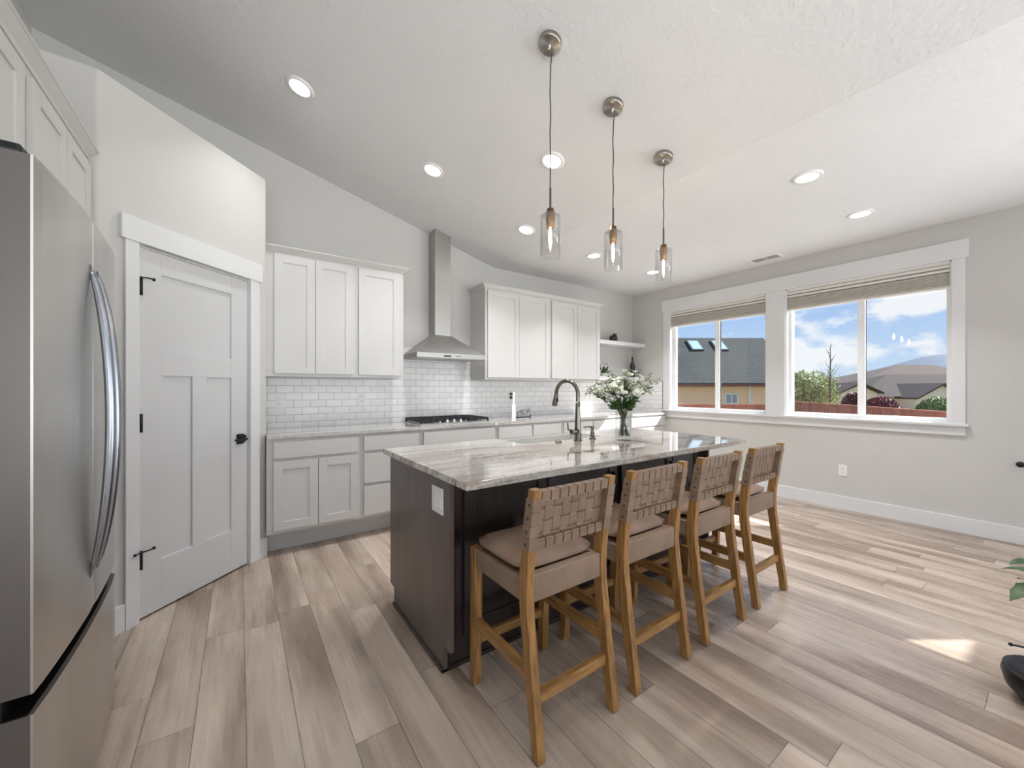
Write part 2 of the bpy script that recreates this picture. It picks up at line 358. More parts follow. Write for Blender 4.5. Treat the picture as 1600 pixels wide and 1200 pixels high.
# partial-height pantry block: return wall, 45 degree door wall, side wall, flat top
PZ = 2.84
A = (-.572, 2.748); B = (.165, 3.485)
t = .11
m = MB()
s0 = .065; s1 = .78  # door opening along the diagonal
O45 = Vector((-.495, 2.825))
def dg(s, off=0): return (O45.x+s*.70711-off*.70711, O45.y+s*.70711+off*.70711)  # off>0 goes into the pantry
sA = -.109; sB = .933
def arc(C_, p, q, r, n=5):
    """rounded corner at C_ between directions to p and q"""
    C_ = Vector(C_); u = (Vector(p)-C_).normalized(); v = (Vector(q)-C_).normalized(); h = u.angle(v)/2; d = r/math.tan(h); c = C_+(u+v).normalized()*(r/math.sin(h))
    a = C_+u*d-c; b = C_+v*d-c; ang = a.angle_signed(b)
    return [tuple(c+Matrix.Rotation(-ang*i/n, 2) @ a) for i in range(n+1)]
arcA = arc(A, (XL, 2.748), dg(0), .028); arcB = arc(B, dg(s1), (.165, YW), .02)
m.prism([(XL, 2.748)]+arcA+[dg(s0), dg(s0, t), dg(sA+.02, t), (XL, 2.748+t)], 0, PZ-.02, 'z')
m.prism([dg(s1)]+arcB+[(.165, YW), (.165-t, YW), dg(sB-.02, t), dg(s1, t)], 0, PZ-.02, 'z')
m.prism([dg(s0), dg(s1), dg(s1, t), dg(s0, t)], 2.035, PZ-.02, 'z')
m.prism([(XL, 2.748)]+arcA+arcB+[(.165, YW), (XL, YW)], PZ-.02, PZ, 'z')
o = m.build('wall_pantry', M_wall); tag(o, kind='structure')

# baseboards
def board(name, p0, p1, n, h=.135, th=.015):
    """runs from p0 to p1, n = direction into the room"""
    a = Vector(p0); b = Vector(p1); n = Vector(n).normalized()*th
    o = MB().prism([tuple(a), tuple(b), tuple(b+n), tuple(a+n)], 0, h, 'z', bev=.002).build(name, M_trim); tag(o, kind='structure'); return o
board('baseboard_right', (XW, -1.25), (XW, 3.41), (-1, 0))
board('baseboard_rear', (XL, YR), (XW, YR), (0, 1))
board('baseboard_left', (XL, YR), (XL, 1.3), (1, 0))
board('baseboard_pantry', dg(sA), dg(-.001), (1, -1), .14)
board('baseboard_pantry', dg(.861), dg(sB), (1, -1), .14)

# ------------------------------------------------------------------ pantry door
dr = thing('door_1', (O45.x, O45.y, 0), R(45), kind='structure')
# local: x along the wall, -y to the room
m = MB(); d0, d1 = s0+.004, s1-.004; zb, zt = .012, 2.028; y0, y1 = .006, .041; yr = y0+.010
st0, st1, c0, c1 = .195, .645, .374, .466
m.box(d0, st0, y0, y1, zb, zt, bev=.0015); m.box(st1, d1, y0, y1, zb, zt, bev=.0015)
m.box(st0, st1, y0, y1, 1.908, zt, bev=.0015); m.box(st0, st1, y0, y1, 1.335, 1.467, bev=.0015); m.box(st0, st1, y0, y1, zb, .293, bev=.0015)
m.box(c0, c1, y0, y1, .293, 1.335, bev=.0015); m.box(st0-.005, st1+.005, yr, y1-.01, .28, 1.92)
m.build('door_leaf', M_door, dr)
m = MB(); m.box(s0-.012, s0+.002, -.0, t, 0, 2.035); m.box(s1-.002, s1+.012, 0, t, 0, 2.035); m.box(s0, s1, 0, t, 2.030, 2.045)
m.build('jamb', M_trim, dr)
for z in (1.815, 1.075, .335):
    h = MB(); h.tube([(s0+.008, -.016, z-.05), (s0+.008, -.016, z+.05)], .0075, 10); h.box(s0+.002, s0+.012, -.016, .006, z-.045, z+.045)
    hb = h.build('hinge', M_black, dr)
    if z != 1.075:
        st = MB(); st.tube([(s0+.008, -.024, z+.045), (s0+.03, -.035, z+.047), (s0+.06, -.03, z+.047)], .004, 8)
        st.ball((s0+.062, -.029, z+.047), .009)
        if z < 1: st.tube([(s0+.008, -.024, z+.045), (s0-.03, -.03, z+.045)], .004, 8); st.ball((s0-.032, -.031, z+.045), .008)
        st.build('door_stop', M_black, dr)
h = MB(); h.box(.685, .735, -.006, .008, .875, .945, bev=.002); h.tube([(.71, 0, .91), (.71, -.045, .91)], .009, 10); h.box(.625, .722, -.052, -.038, .903, .918, bev=.003)
h.build('door_handle', M_black, dr)
bx(.745, .757, -.003, .004, .885, .935, bev=.001).build('latch_plate', M_black, dr)
tr = thing('trim_1', (O45.x, O45.y, 0), R(45), kind='structure')
bx(0, s0, -.018, 0, 0, 2.045, bev=.002).build('casing', M_trim, tr)
bx(s1, .86, -.018, 0, 0, 2.045, bev=.002).build('casing', M_trim, tr)
bx(-.02, .88, -.024, 0, 2.045, 2.172, bev=.002).build('header', M_trim, tr)

# ------------------------------------------------------------------ windows
def window(name, ya, yb, glass, label):
    w = thing(name, (XW, ya, OZ0), kind='structure'); L_ = lambda y: y-ya
    fx0, fx1 = .07, .135; H = OZ1-OZ0; W_ = yb-ya; f = .04
    m = MB(); m.box(fx0, fx1, 0, f, 0, H, bev=.003); m.box(fx0, fx1, W_-f, W_, 0, H, bev=.003); m.box(fx0, fx1, f, W_-f, 0, .032, bev=.003); m.box(fx0, fx1, f, W_-f, H-.04, H, bev=.003)
    # drywall returns painted like trim
    m.box(0, .07, 0, .012, 0, H); m.box(0, .07, W_-.012, W_, 0, H); m.box(0, .07, 0, W_, H-.012, H)
    m.build('window_frame', M_vinyl, w)
    g0, g1, g2, g3 = [L_(v) for v in glass]
    bx(fx0-.004, fx1-.02, g1, g2, .02, H-.03, bev=.003).build('meeting_stile', M_vinyl, w)
    m = MB(); sx0, sx1 = fx0+.006, fx1-.02
    for a, b in ((g0, g1), (g2, g3)):
        m.box(sx0, sx1, a-.022, a, .02, H-.03, bev=.003); m.box(sx0, sx1, b, b+.022, .02, H-.03, bev=.003); m.box(sx0, sx1, a, b, .02, .04, bev=.003); m.box(sx0, sx1, a, b, H-.06, H-.03, bev=.003)
    m.build('sash', M_vinyl, w)
    for a, b in ((g0, g1), (g2, g3)): bx(.098, .102, a, b, .04, H-.05).build('glass_pane', M_glass, w)
    return w
window('window_1', 2.078, 3.363, (2.124, 2.672, 2.732, 3.312), '')
window('window_2', .594, 1.88, (.636, 1.195, 1.256, 1.839), '')
tr = thing('trim_2', (XW, 0, 0), kind='structure')
bx(-.02, 0, 3.363, 3.463, .955, 2.403, bev=.002).build('casing', M_trim, tr)
bx(-.02, 0, 1.88, 2.078, .955, 2.403, bev=.002).build('casing', M_trim, tr)
bx(-.02, 0, .515, .594, .955, 2.403, bev=.002).build('casing', M_trim, tr)
bx(-.026, 0, .495, 3.482, 2.403, 2.563, bev=.002).build('header', M_trim, tr)
m = MB(); m.box(-.045, 0, .495, 3.482, .932, .955, bev=.003); m.box(0, .075, .594, 1.88, .945, .957); m.box(0, .075, 2.078, 3.363, .945, .957)
m.build('window_sill', M_trim, tr)
bx(-.018, 0, .515, 3.463, .85, .932, bev=.002).build('apron', M_trim, tr)
# patio door opening frame right of the picture
dp = thing('door_2', (XW, -3.8, 0), kind='structure')
m = MB(); W_ = 2.55; m.box(.03, .11, 0, .06, 0, 2.45); m.box(.03, .11, W_-.06, W_, 0, 2.45); m.box(.03, .11, 0, W_, 2.38, 2.45); m.box(.03, .11, 0, W_, 0, .06); m.box(.03, .11, W_/2-.03, W_/2+.03, 0, 2.4)
m.build('door_frame', M_vinyl, dp); bx(.068, .072, .06, W_-.06, .06, 2.38).build('glass_pane', M_glass, dp)
# rear windows, added to carry the rear fill lamp
wr = thing('added_window_rear', (-.7, YR, .5), kind='structure')
m = MB(); 
for x in (0, 1.71, 3.43, 5.14): m.box(x, x+.06, -.12, -.04, 0, 2.2)
m.box(0, 5.2, -.12, -.04, 0, .06); m.box(0, 5.2, -.12, -.04, 2.14, 2.2); m.build('window_frame', M_vinyl, wr)

wl = thing('added_window_side', (XL, -3.6, .5), kind='structure')  # window added out of view to carry the side fill lamp
m = MB(); 
for y in (0, 1.17, 2.34): m.box(-.12, -.05, y, y+.06, 0, 1.8)
m.box(-.12, -.05, 0, 2.4, 0, .06); m.box(-.12, -.05, 0, 2.4, 1.74, 1.8); m.build('window_frame', M_vinyl, wl)

# window shades
def shade(ya, yb, label):
    s = thing('window_shade', (XW+.005, ya+.014, OZ1), label=label, cat='window shade', group='linen shades in the windows')
    W_ = yb-ya-.028
    bx(.0, .055, 0, W_, -.028, -.002, bev=.002).build('headrail', M_shade, s)
    # fabric: two long flat folds above, a stack of tight folds below
    pts = [(.012, -.028), (.0, -.034), (.0, -.060), (.035, -.063), (.035, -.071), (-.002, -.073), (-.004, -.096), (.035, -.099), (.035, -.106)]
    z = -.108
    for i in range(7):
        pts += [(.006, z-.0005), (-.010, z-.0075), (.004, z-.0135), (.028, z-.0145), (.028, z-.0158)]; z -= .0165
    back = [(.050, z-.004), (.050, -.028)]
    o = MB().prism([(a, b) for a, b in pts+back], 0, W_, 'y').build('pleated_fabric', M_shade, s)
    bx(-.002, .05, 0, W_, z-.020, z, bev=.003).build('bottom_rail', M_shade, s)
    return s
shade(2.078, 3.363, 'folded light grey linen shade raised in the left window nearest the corner')
shade(.594, 1.88, 'folded light grey linen shade raised in the right-hand, larger looking window')

# ================================================================== CABINETS
def shaker(w, h, fr=.062, th=.019):
    m = MB(); r = .007
    m.box(0, fr, 0, th, 0, h, bev=.0012); m.box(w-fr, w, 0, th, 0, h, bev=.0012)
    m.box(fr, w-fr, 0, th, h-fr, h, bev=.0012); m.box(fr, w-fr, 0, th, 0, fr, bev=.0012)
    m.box(fr-.003, w-fr+.003, r, th-.002, fr-.003, h-fr+.003); return m
def slab(w, h, th=.019): return MB().box(0, w, 0, th, 0, h, bev=.0015)
def front(kind, name, x, z, w, h, root, mt=None):
    o = (shaker(w, h) if kind == 's' else slab(w, h)).build(name, mt or M_white, root); o.location = (x, -.0195, z); return o
def cabinet(name, x, y, z, w, d, h, fronts, label, cat, group, rz=0, body=None, toe=0, mt=None, panels=True):
    """local origin = front left bottom of the carcass, x right, y back"""
    c = thing(name, (x, y, z), rz, label, cat, group)
    (body or bx(0.0005, w-.0005, 0, d, 0, h, bev=.001)).build('carcass', mt or M_white, c)
    for k, n, fx, fz, fw, fh in fronts: front(k, n, fx, fz, fw, fh, c, mt)
    return c
UZ0, UZ1 = 1.362, 2.385; UF = 3.70; UD = YW-UF-.001
def upper(x0, x1, doors, label):
    fr = [('s', 'door', a-x0, 1.388-UZ0, b-a, 2.357-1.388) for a, b in doors]
    return cabinet('wall_cabinet', x0, UF, UZ0, x1-x0, UD, UZ1-UZ0, fr, label, 'cabinet', 'white wall cabinets on the range wall')
upper(.166, .862, [(.232, .531), (.535, .836)], 'white two-door shaker wall cabinet beside the pantry corner')
upper(.862, 1.306, [(.888, 1.262)], 'white single-door shaker wall cabinet just left of the steel hood')
upper(2.228, 3.164, [(2.253, 2.683), (2.687, 3.146)], 'white two-door shaker wall cabinet just right of the steel hood')
upper(3.164, 4.07, [(3.184, 3.62), (3.624, 4.045)], 'white two-door shaker wall cabinet next to the floating shelves')
def crown(name, pts, label, inward=None):
    """pts: face line polyline (x,y) with outward normals handled by mitre; sweep a crown profile"""
    prof = [(0, 0), (.006, 0), (.012, .010), (.040, .034), (.045, .036), (.045, .045), (0, .045)]
    P = [Vector(p) for p in pts]; n = len(P); bm_ = bmesh.new(); rings = []
    for i, p in enumerate(P):
        def nrm(a, b): d = (b-a).normalized(); return Vector((d.y, -d.x))
        if i == 0: nn_ = nrm(P[0], P[1]); k = 1
        elif i == n-1: nn_ = nrm(P[-2], P[-1]); k = 1
        else:
            n1 = nrm(P[i-1], P[i]); n2 = nrm(P[i], P[i+1]); nn_ = (n1+n2).normalized(); k = 1/max(.3, nn_.dot(n1))
        rings.append([bm_.verts.new((p.x+nn_.x*k*a, p.y+nn_.y*k*a, b)) for a, b in prof])
    q = len(prof)
    for A_, B_ in zip(rings, rings[1:]):
        for i in range(q): bm_.faces.new((A_[i], A_[(i+1) % q], B_[(i+1) % q], B_[i]))
    bm_.faces.new(rings[0]); bm_.faces.new(rings[-1][::-1]); bmesh.ops.recalc_face_normals(bm_, faces=bm_.faces)
    m = MB(); m._add(bm_); o = m.build(name, M_white); return o
zc = 2.376
o = crown('crown_molding', [(.166, UF-.001), (1.3065, UF-.001), (1.3065, YW-.001)], ''); o.location = (0, 0, zc); tag(o, 'white crown molding along the cabinets left of the hood', 'crown molding')
o = crown('crown_molding', [(2.2275, YW-.001), (2.2275, UF-.001), (4.0705, UF-.001), (4.0705, YW-.001)], ''); o.location = (0, 0, zc); tag(o, 'white crown molding along the cabinets right of the hood', 'crown molding')

# base cabinets
BF = 3.42; BZ0 = .167; BZ1 = .883
def base(x0, x1, fronts, label, end=False):
    w = x1-x0; d = YW-BF-.001
    m = MB(); m.box(.0005, w-.0005, 0, d, BZ0, BZ1, bev=.001); m.box(.0005, w-.0005, .155, d, 0, BZ0+.01)
    c = thing('base_cabinet', (x0, BF, 0), 0, label, 'cabinet', 'white base cabinets on the range wall')
    m.build('carcass', M_white, c)
    for k, n, a, b, z0, z1 in fronts: front(k, n, a-x0, z0, b-a, z1-z0, c)
base(.166, .838, [('f', 'drawer', .21, .815, .735, .860), ('s', 'door', .21, .512, .193, .711), ('s', 'door', .516, .815, .193, .711)], 'white base cabinet with one drawer over two shaker doors, next to the pantry')
base(.838, 1.367, [('f', 'drawer', .862, 1.342, .738, .860), ('f', 'drawer', .862, 1.342, .462, .711), ('f', 'drawer', .862, 1.342, .192, .435)], 'white three-drawer base cabinet just left of the cooktop')
base(1.367, 2.19, [('f', 'drawer', 1.392, 2.166, .735, .860), ('s', 'door', 1.392, 1.777, .193, .711), ('s', 'door', 1.781, 2.166, .193, .711)], 'white base cabinet directly under the cooktop, one wide front')
base(2.19, 3.107, [('f', 'drawer', 2.215, 2.655, .735, .860), ('f', 'drawer', 2.673, 3.082, .735, .860), ('s', 'door', 2.215, 2.655, .193, .711), ('s', 'door', 2.673, 3.082, .193, .711)], 'white base cabinet with two drawers side by side right of the cooktop')
base(3.107, 4.14, [('f', 'drawer', 3.132, 3.612, .735, .860), ('f', 'drawer', 3.63, 4.115, .735, .860), ('s', 'door', 3.132, 3.612, .193, .711), ('s', 'door', 3.63, 4.115, .193, .711)], 'white base cabinet behind the faucet')
base(4.14, XW-.002, [('f', 'drawer', 4.165, 5.10, .735, .860), ('s', 'door', 4.165, 4.63, .193, .711), ('s', 'door', 4.634, 5.10, .193, .711)], 'white base cabinet in the window corner, lit by the sun')
o = bx(.166, XW-.001, BF+.14, BF+.1555, 0, .165).build('trim_4', M_white); tag(o, kind='structure')  # toe board
CT = .914
o = bx(.1655, XW-.001, 3.395, YW-.012, CT-.03, CT, bev=.002).build('countertop', M_stone2); tag(o, 'long grey veined stone countertop along the range wall', 'countertop')

# backsplash
m = MB(); m.box(.1655, XW-.0105, YW-.0095, YW-.0003, CT+.0005, UZ0-.001); m.box(1.308, 2.226, YW-.0095, YW-.0003, UZ0-.001, 1.70)
bs = m.build('backsplash', M_tileX); tag(bs, 'white subway tile backsplash with grey grout on the range wall', 'backsplash')
m = MB(); m.box(XW-.0095, XW, 3.4805, YW-.010, CT+.0005, 1.375)
b2 = m.build('backsplash', M_tileY); tag(b2, 'short white subway tile backsplash on the window wall by the corner', 'backsplash')
m = MB(); m.box(XW-.011, XW, 3.473, 3.480, CT+.0005, 1.382); m.box(XW-.011, XW, 3.4805, YW-.010, 1.3755, 1.382)
m.build('edge_trim', mat('tile_edge_metal', (110, 106, 102), .4, .8), b2)
m = MB(); m.box(4.072, XW-.0105, YW-.011, YW-.0003, UZ0, 1.375); m.build('tile_top_course', M_tileX, bs)

# cabinets over the refrigerator, facing +X
FX = -.61
def fcab(y0, y1, doors, label):
    fr = [('s', 'door', a-y0, .03, b-a, .58-.06) for a, b in doors]
    return cabinet('wall_cabinet', FX, y0, 1.80, y1-y0, FX-XL-.001, .582, fr, label, 'cabinet', 'white cabinets over the refrigerator', rz=R(90))
fcab(1.10, 2.04, [(1.12, 1.565), (1.569, 2.015)], 'white shaker cabinet above the refrigerator, cut by the left edge of the photo')
fcab(2.042, 2.746, [(2.085, 2.412), (2.416, 2.735)], 'white two-door shaker cabinet between the refrigerator and the pantry wall')
o = crown('crown_molding', [(FX+.001, 1.10), (FX+.001, 2.7465)], ''); o.location = (0, 0, 2.384); tag(o, 'white crown molding over the refrigerator cabinets', 'crown molding')

# ================================================================== REFRIGERATOR
rf = thing('refrigerator', (XL+.03, 1.37, 0), 0, 'stainless steel french-door refrigerator with bowed handles and bottom freezer', 'refrigerator')
DY = .86
def fx(y):  # front surface, local x
    u = (y-DY/2)/(DY/2); return (-.400+.014*(1-u*u)-.0125*u)-(XL+.03)
bw = fx(0)-.085
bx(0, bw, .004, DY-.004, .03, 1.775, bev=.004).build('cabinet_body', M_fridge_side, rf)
def slabcurve(y0, y1, z0, z1, x0, name, m_, corner=.014, notch=0):
    ys = [y0+(y1-y0)*i/10 for i in range(11)]
    pts = [(x0, y0), (fx(y0)-corner, y0)]
    pts += [(fx(y0)-corner*.3, y0+corner*.3)] + [(fx(y), y) for y in ys if y0+corner <= y <= y1-corner]
    pts += [(fx(y1)-corner*.3, y1-corner*.3), (fx(y1)-corner, y1), (x0, y1)]
    return MB().prism(pts, z0, z1, 'z').build(name, m_, rf)
mid = .445
g = bw+.008
def darken_sides(o):  # darker grey on door sides paints in the dark reflection of bare steel
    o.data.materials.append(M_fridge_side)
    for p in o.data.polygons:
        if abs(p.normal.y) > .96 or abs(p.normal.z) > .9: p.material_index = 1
darken_sides(slabcurve(0, mid-.002, .557, 1.80, g, 'door', M_fridge, .006))
darken_sides(slabcurve(mid+.002, DY, .557, 1.80, g, 'door', M_fridge, .006))
darken_sides(slabcurve(0, DY, .04, .509, g, 'freezer_drawer', M_fridge, .006))
# recessed grip between the doors and the drawer
m = MB(); m.box(g, fx(0)-.05, .006, DY-.006, .509, .557); m.build('grip_recess', M_rubber, rf)
m = MB(); m.prism([(fx(y)-.010, y) for y in [i*DY/10 for i in range(11)]]+[(fx(0)-.05, DY), (fx(0)-.05, 0)], .509, .512, 'z'); m.build('grip_lip', M_rubber, rf)
bx(g-.008, g, .01, DY-.01, .05, 1.78).build('door_gasket', M_black, rf)
for yy in (mid-.042, mid+.042):
    zs = [(.667, .000), (.70, .022), (.80, .046), (.95, .061), (1.16, .068), (1.37, .061), (1.52, .046), (1.62, .022), (1.650, .000)]
    # smooth the bow
    pts = []; rr = []
    for i in range(25):
        u = i/24; z = .667+u*.983; b_ = .050*(1-(2*u-1)**2)**.75
        pts.append((fx(yy)+b_-.004, yy, z)); rr.append(.006+.0060*(1-(2*u-1)**4))
    MB().tube(pts, rr, 14, flat=(1, 1.1)).build('handle', M_handle, rf)
for yy in (.03, DY-.03):
    bx(g-.05, g+(.055 if yy < .1 else -.01), yy-.025, yy+.025, 1.80, 1.822, bev=.006).build('hinge_cover', M_black, rf)
for yy in (.08, DY-.08):
    bx(.05, .60, yy-.02, yy+.02, 0, .03).build('foot', M_black, rf)

# ================================================================== HOOD and COOKTOP
hd = thing('range_hood', (1.787, YW-.011, 1.572), 0, 'stainless steel chimney range hood over the cooktop', 'range hood')
hw = .383; hy = -(YW-.011-3.60)
m = MB(); m.box(-hw, hw, hy, 0, 0, .046, bev=.002)
m.build('canopy_lip', M_steel, hd)
bmt = bmesh.new(); cw0, cw1, cy = -.082, .100, -.160
b4 = [(-hw+.002, hy+.002), (hw-.002, hy+.002), (hw-.002, -.001), (-hw+.002, -.001)]; t4 = [(cw0-.003, cy-.003), (cw1+.003, cy-.003), (cw1+.003, -.001), (cw0-.003, -.001)]
a_ = [bmt.verts.new((*p, .046)) for p in b4]; c_ = [bmt.verts.new((*p, .262)) for p in t4]
bmt.faces.new(a_[::-1]); bmt.faces.new(c_)
for i in range(4): bmt.faces.new((a_[i], a_[(i+1) % 4], c_[(i+1) % 4], c_[i]))
m = MB(); m._add(bmt); m.build('canopy', M_steel, hd)
zz = lambda x: slope_z(1.787+x)-1.572-.002
MB().prism([(cw0, .262), (cw1, .262), (cw1, zz(cw1)), (cw0, zz(cw0))], cy, 0, 'y').build('chimney', M_steel, hd)
m = MB(); m.box(-.10, -.02, hy-.002, hy, .012, .026); m.build('control_panel', M_black, hd)
bx(.03, .09, hy-.0015, hy, .018, .028).build('badge', mat('badge_grey', (120, 118, 115), .4, .5), hd)
m = MB(); m.box(-hw+.03, -.01, hy+.03, -.03, -.004, 0); m.box(.01, hw-.03, hy+.03, -.03, -.004, 0); m.build('grease_filter', M_steel, hd)

ck = thing('gas_cooktop', (1.795, 3.755, CT+.0005), 0, 'black gas cooktop with cast iron grates and steel knobs', 'cooktop')
bx(-.385, .385, -.235, .225, 0, .010, bev=.003).build('cooktop_plate', M_steel, ck)
for cx in (-.255, 0, .255):
    m = MB(); a, b = cx-.122, cx+.122; z0, z1 = .024, .048
    for x in (a, b-.012): m.box(x, x+.012, -.215 if cx else -.12, .215, z0, z1, bev=.002)
    ylo = -.215 if cx else -.12
    for y in (ylo, ylo+(.215-ylo)*.33, ylo+(.215-ylo)*.66, .203): m.box(a, b, y, y+.012, z0, z1, bev=.002)
    for x in (cx-.04, cx+.028): m.box(x, x+.012, ylo, .215, z0, z1, bev=.002)
    for x in (a, b-.014):
        for y in (ylo, .2): m.box(x, x+.02, y, y+.014, .010, z0)
    m.build('grate', M_iron, ck)
for x, y in ((-.255, -.11), (-.255, .11), (0, .05), (.255, -.11), (.255, .11)):
    MB().lathe([(.045, .010), (.045, .018), (.03, .020), (.03, .027), (0, .028)], 20, T(x, y)).build('burner', M_iron, ck)
for i in range(5):
    x = -.155+i*.075
    k = MB().lathe([(.019, .010), (.019, .014), (.015, .016), (.014, .036), (.011, .039), (0, .039)], 18, T(x, -.175)).build('knob', M_steel, ck)

# ================================================================== ISLAND
IT = .905; ix0, ix1, iy0, iy1 = .70, 2.923, 1.297, 2.335
sx0, sx1, sy0 = 1.50, 2.23, 2.005   # sink cut-out
m = MB(); m.box(ix0, sx0, iy0, iy1, IT-.03, IT, bev=.002); m.box(sx1, ix1, iy0, iy1, IT-.03, IT, bev=.002)
# main slab as one outline so that no joint shows
m = MB(); m.prism([(ix0, iy0), (ix1, iy0), (ix1, iy1), (sx1, iy1), (sx1, sy0), (sx0, sy0), (sx0, iy1), (ix0, iy1)], IT-.03, IT, 'z', bev=.002)
o = m.build('island_countertop', M_stone); tag(o, 'polished grey and brown streaked stone top of the island', 'countertop')
isl = thing('kitchen_island', (.742, 1.6, 0), 0, 'dark espresso wood kitchen island base', 'kitchen island')
W_ = 2.85-.742; D_ = 2.33-1.6
# carcass shell split around the sink
m = MB(); zt = IT-.0305
m.box(.02, W_-.02, 0, .02, .115, zt); m.box(.02, sx0-.742-.02, .02, D_-.004, .115, zt); m.box(sx1-.742+.02, W_-.02, .02, D_-.004, .115, zt)
m.box(sx0-.742-.02, sx1-.742+.02, .02, D_-.004, .115, .64)
m.box(.02, W_-.02, 0.045, D_-.07, 0, .115)
m.build('carcass', M_dark, isl)
def endp(x0, x1):
    return MB().prism([(-.075, .12), (-.012, .12), (-.012, 0), (D_-.068, 0), (D_-.068, .10), (D_, .10), (D_, zt), (-.075, zt)], x0, x1, 'x', bev=.001)
endp(0, .02).build('end_panel', M_grey_end, isl); endp(W_-.02, W_).build('end_panel', M_grey_end, isl)
m = MB(); m.box(-.009, -.0002, -.012, D_-.068, 0, .018, bev=.003); m.box(-.009, W_, -.012, -.003, 0, .018, bev=.003); m.build('shoe_molding', M_dark, isl)
bx(.02, W_-.02, -.002, .045, 0, .115).build('toe_board', M_dark, isl)
# stiles and doors of the seating side
for a, b in ((.025, .075),): bx(a, b, -.03, 0, .12, zt).build('corner_post', M_dark, isl)
for a, b, kn in ((.10, .592, 0), (.600, 1.140, 1), (1.190, 1.722, 1), (1.730, 2.075, 0)):
    d = shaker(b-a, .71).build('door', M_dark, isl); d.location = (a, -.0195, .135)
    if kn: MB().lathe([(.005, 0), (.005, .012), (.011, .016), (.010, .024), (0, .026)], 14, T(b-a-.04, 0, .62, rx=R(90))).build('knob', M_black, d)
# outlet/switch on the end panel
def plate(name, M, w=.07, h=.115, label='', cat='outlet', kind='outlet', group=None):
    """plate facing local -Y, origin at centre"""
    p = bpy.data.objects.new(name, None); COL.objects.link(p); p.matrix_world = M; p.empty_display_size = .05
    tag(p, label, cat, group)
    bx(-w/2, w/2, -.006, 0, -h/2, h/2, bev=.002).build('cover_plate', M_plastic, p)
    if kind == 'outlet':
        for z in (-.022, .022):
            r = bx(-.017, .017, -.0085, -.006, z-.014, z+.014, bev=.001).build('receptacle', M_plastic, p)
            MB().box(-.008, -.005, -.0088, -.008, z-.005, z+.005).box(.005, .008, -.0088, -.008, z-.004, z+.004).build('slots', M_slot, r)
    else:
        n = 2 if w > .09 else 1
        for i in range(n):
            cx = (i-(n-1)/2)*.046
            r = MB().prism([(-.0095, -.033), (-.006, -.033), (-.006, .033), (-.0065, .033)], cx-.0165, cx+.0165, 'x').build('rocker', M_plastic, p)
    return p
plate('wall_outlet', T(.7418, 1.645, .757, rz=R(-90)), .115, .118, 'white double switch and outlet plate on the dark end of the island', 'switch plate', 'switch')
for x, z, lab, kd in ((.301, 1.144, 'white outlet on the tiles nearest the pantry', 'outlet'), (.997, 1.162, 'white outlet on the tiles between pantry side and cooktop', 'outlet'),
                (3.492, 1.165, 'white switch plate on the tiles left of the faucet arch', 'switch'), (4.142, 1.15, 'white switch plate on the tiles right of the faucet, in the sun', 'switch')):
    plate('wall_outlet', T(x, YW-.0096, z), label=lab, cat='outlet' if kd == 'outlet' else 'light switch', kind=kd)
op = plate('wall_outlet', T(2.79, YW-.0096, 1.176), label='outlet with a dark plug in it behind the white dispenser', cat='outlet')
m = MB(); m.box(-.016, .016, -.034, -.009, -.042, -.006, bev=.003); m.box(-.016, .016, -.03, -.009, .006, .034, bev=.003); m.build('plug', M_slot, op)
plate('wall_outlet', T(XW-.0002, 1.358, .405, rz=R(-90)), label='white outlet low on the wall under the right window', cat='outlet')

# sink, faucet, dispenser, button
sk = thing('sink', (sx0, sy0, IT), 0, 'light grey apron sink set into the far side of the island', 'sink')
SWd = sx1-sx0; SD = iy1-sy0+.012; tk = .014; z1 = -.012; zb = -.23
m = MB(); a = .001
m.box(a, SWd-a, a, tk, zb, z1, bev=.003); m.box(a, SWd-a, SD-tk, SD, zb, z1, bev=.003); m.box(a, tk, tk, SD-tk, zb, z1, bev=.003); m.box(SWd-tk, SWd-a, tk, SD-tk, zb, z1, bev=.003); m.box(a, SWd-a, a, SD, zb-.012, zb)
m.build('basin', mat('sink_enamel', (200, 198, 194), .25), sk)
MB().lathe([(.045, zb+.001), (.045, zb+.003), (.02, zb+.001), (0, zb+.001)], 20, T(SWd/2, SD/2)).build('drain', M_nickel, sk)

fc = thing('faucet', (1.915, 1.943, IT), R(8), 'dark stainless gooseneck faucet with pull-down head on the island', 'faucet')
MB().lathe([(.030, 0), (.030, .004), (.025, .008), (.024, .07), (.022, .085), (.0195, .15), (.0165, .23), (.0145, .265), (0, .266)], 24).build('body', M_faucet, fc)
pts = []
for i in range(6): pts.append((0, 0, .255+i*.012))
Rr = .097
for i in range(1, 19):
    a = math.pi*(i/18)*.97; pts.append((0, Rr-Rr*math.cos(a), .315+Rr*math.sin(a)))
MB().tube(pts, .0135, 14).build('spout', M_faucet, fc)
hx = Vector(pts[-1]); 
MB().tube([hx, hx+Vector((0, .006, -.03)), hx+Vector((0, .014, -.07)), hx+Vector((0, .018, -.092))], [.0142, .0155, .019, .019], 16).build('spray_head', M_faucet, fc)
MB().box(-.006, .006, -.021, -.012, -.065, -.03, bev=.002, M=T(hx.x, hx.y+.008, hx.z)).build('spray_button', M_black, fc)
MB().tube([(-.01, 0, .064), (-.066, .0, .064)], [.022, .020], 16).build('valve_hub', M_faucet, fc)
MB().tube([(-.062, 0, .066), (-.105, 0, .080), (-.110, 0, .125)], [.008, .006, .0055], 10).build('lever', M_faucet, fc)
so_ = thing('soap_dispenser', (2.045, 1.93, IT), 0, 'small dark stainless soap dispenser right of the faucet', 'soap dispenser')
MB().lathe([(.024, 0), (.024, .006), (.015, .010), (.0145, .05), (.010, .056), (.010, .075), (.013, .078), (.013, .092), (0, .093)], 20).build('pump_body', M_faucet, so_)
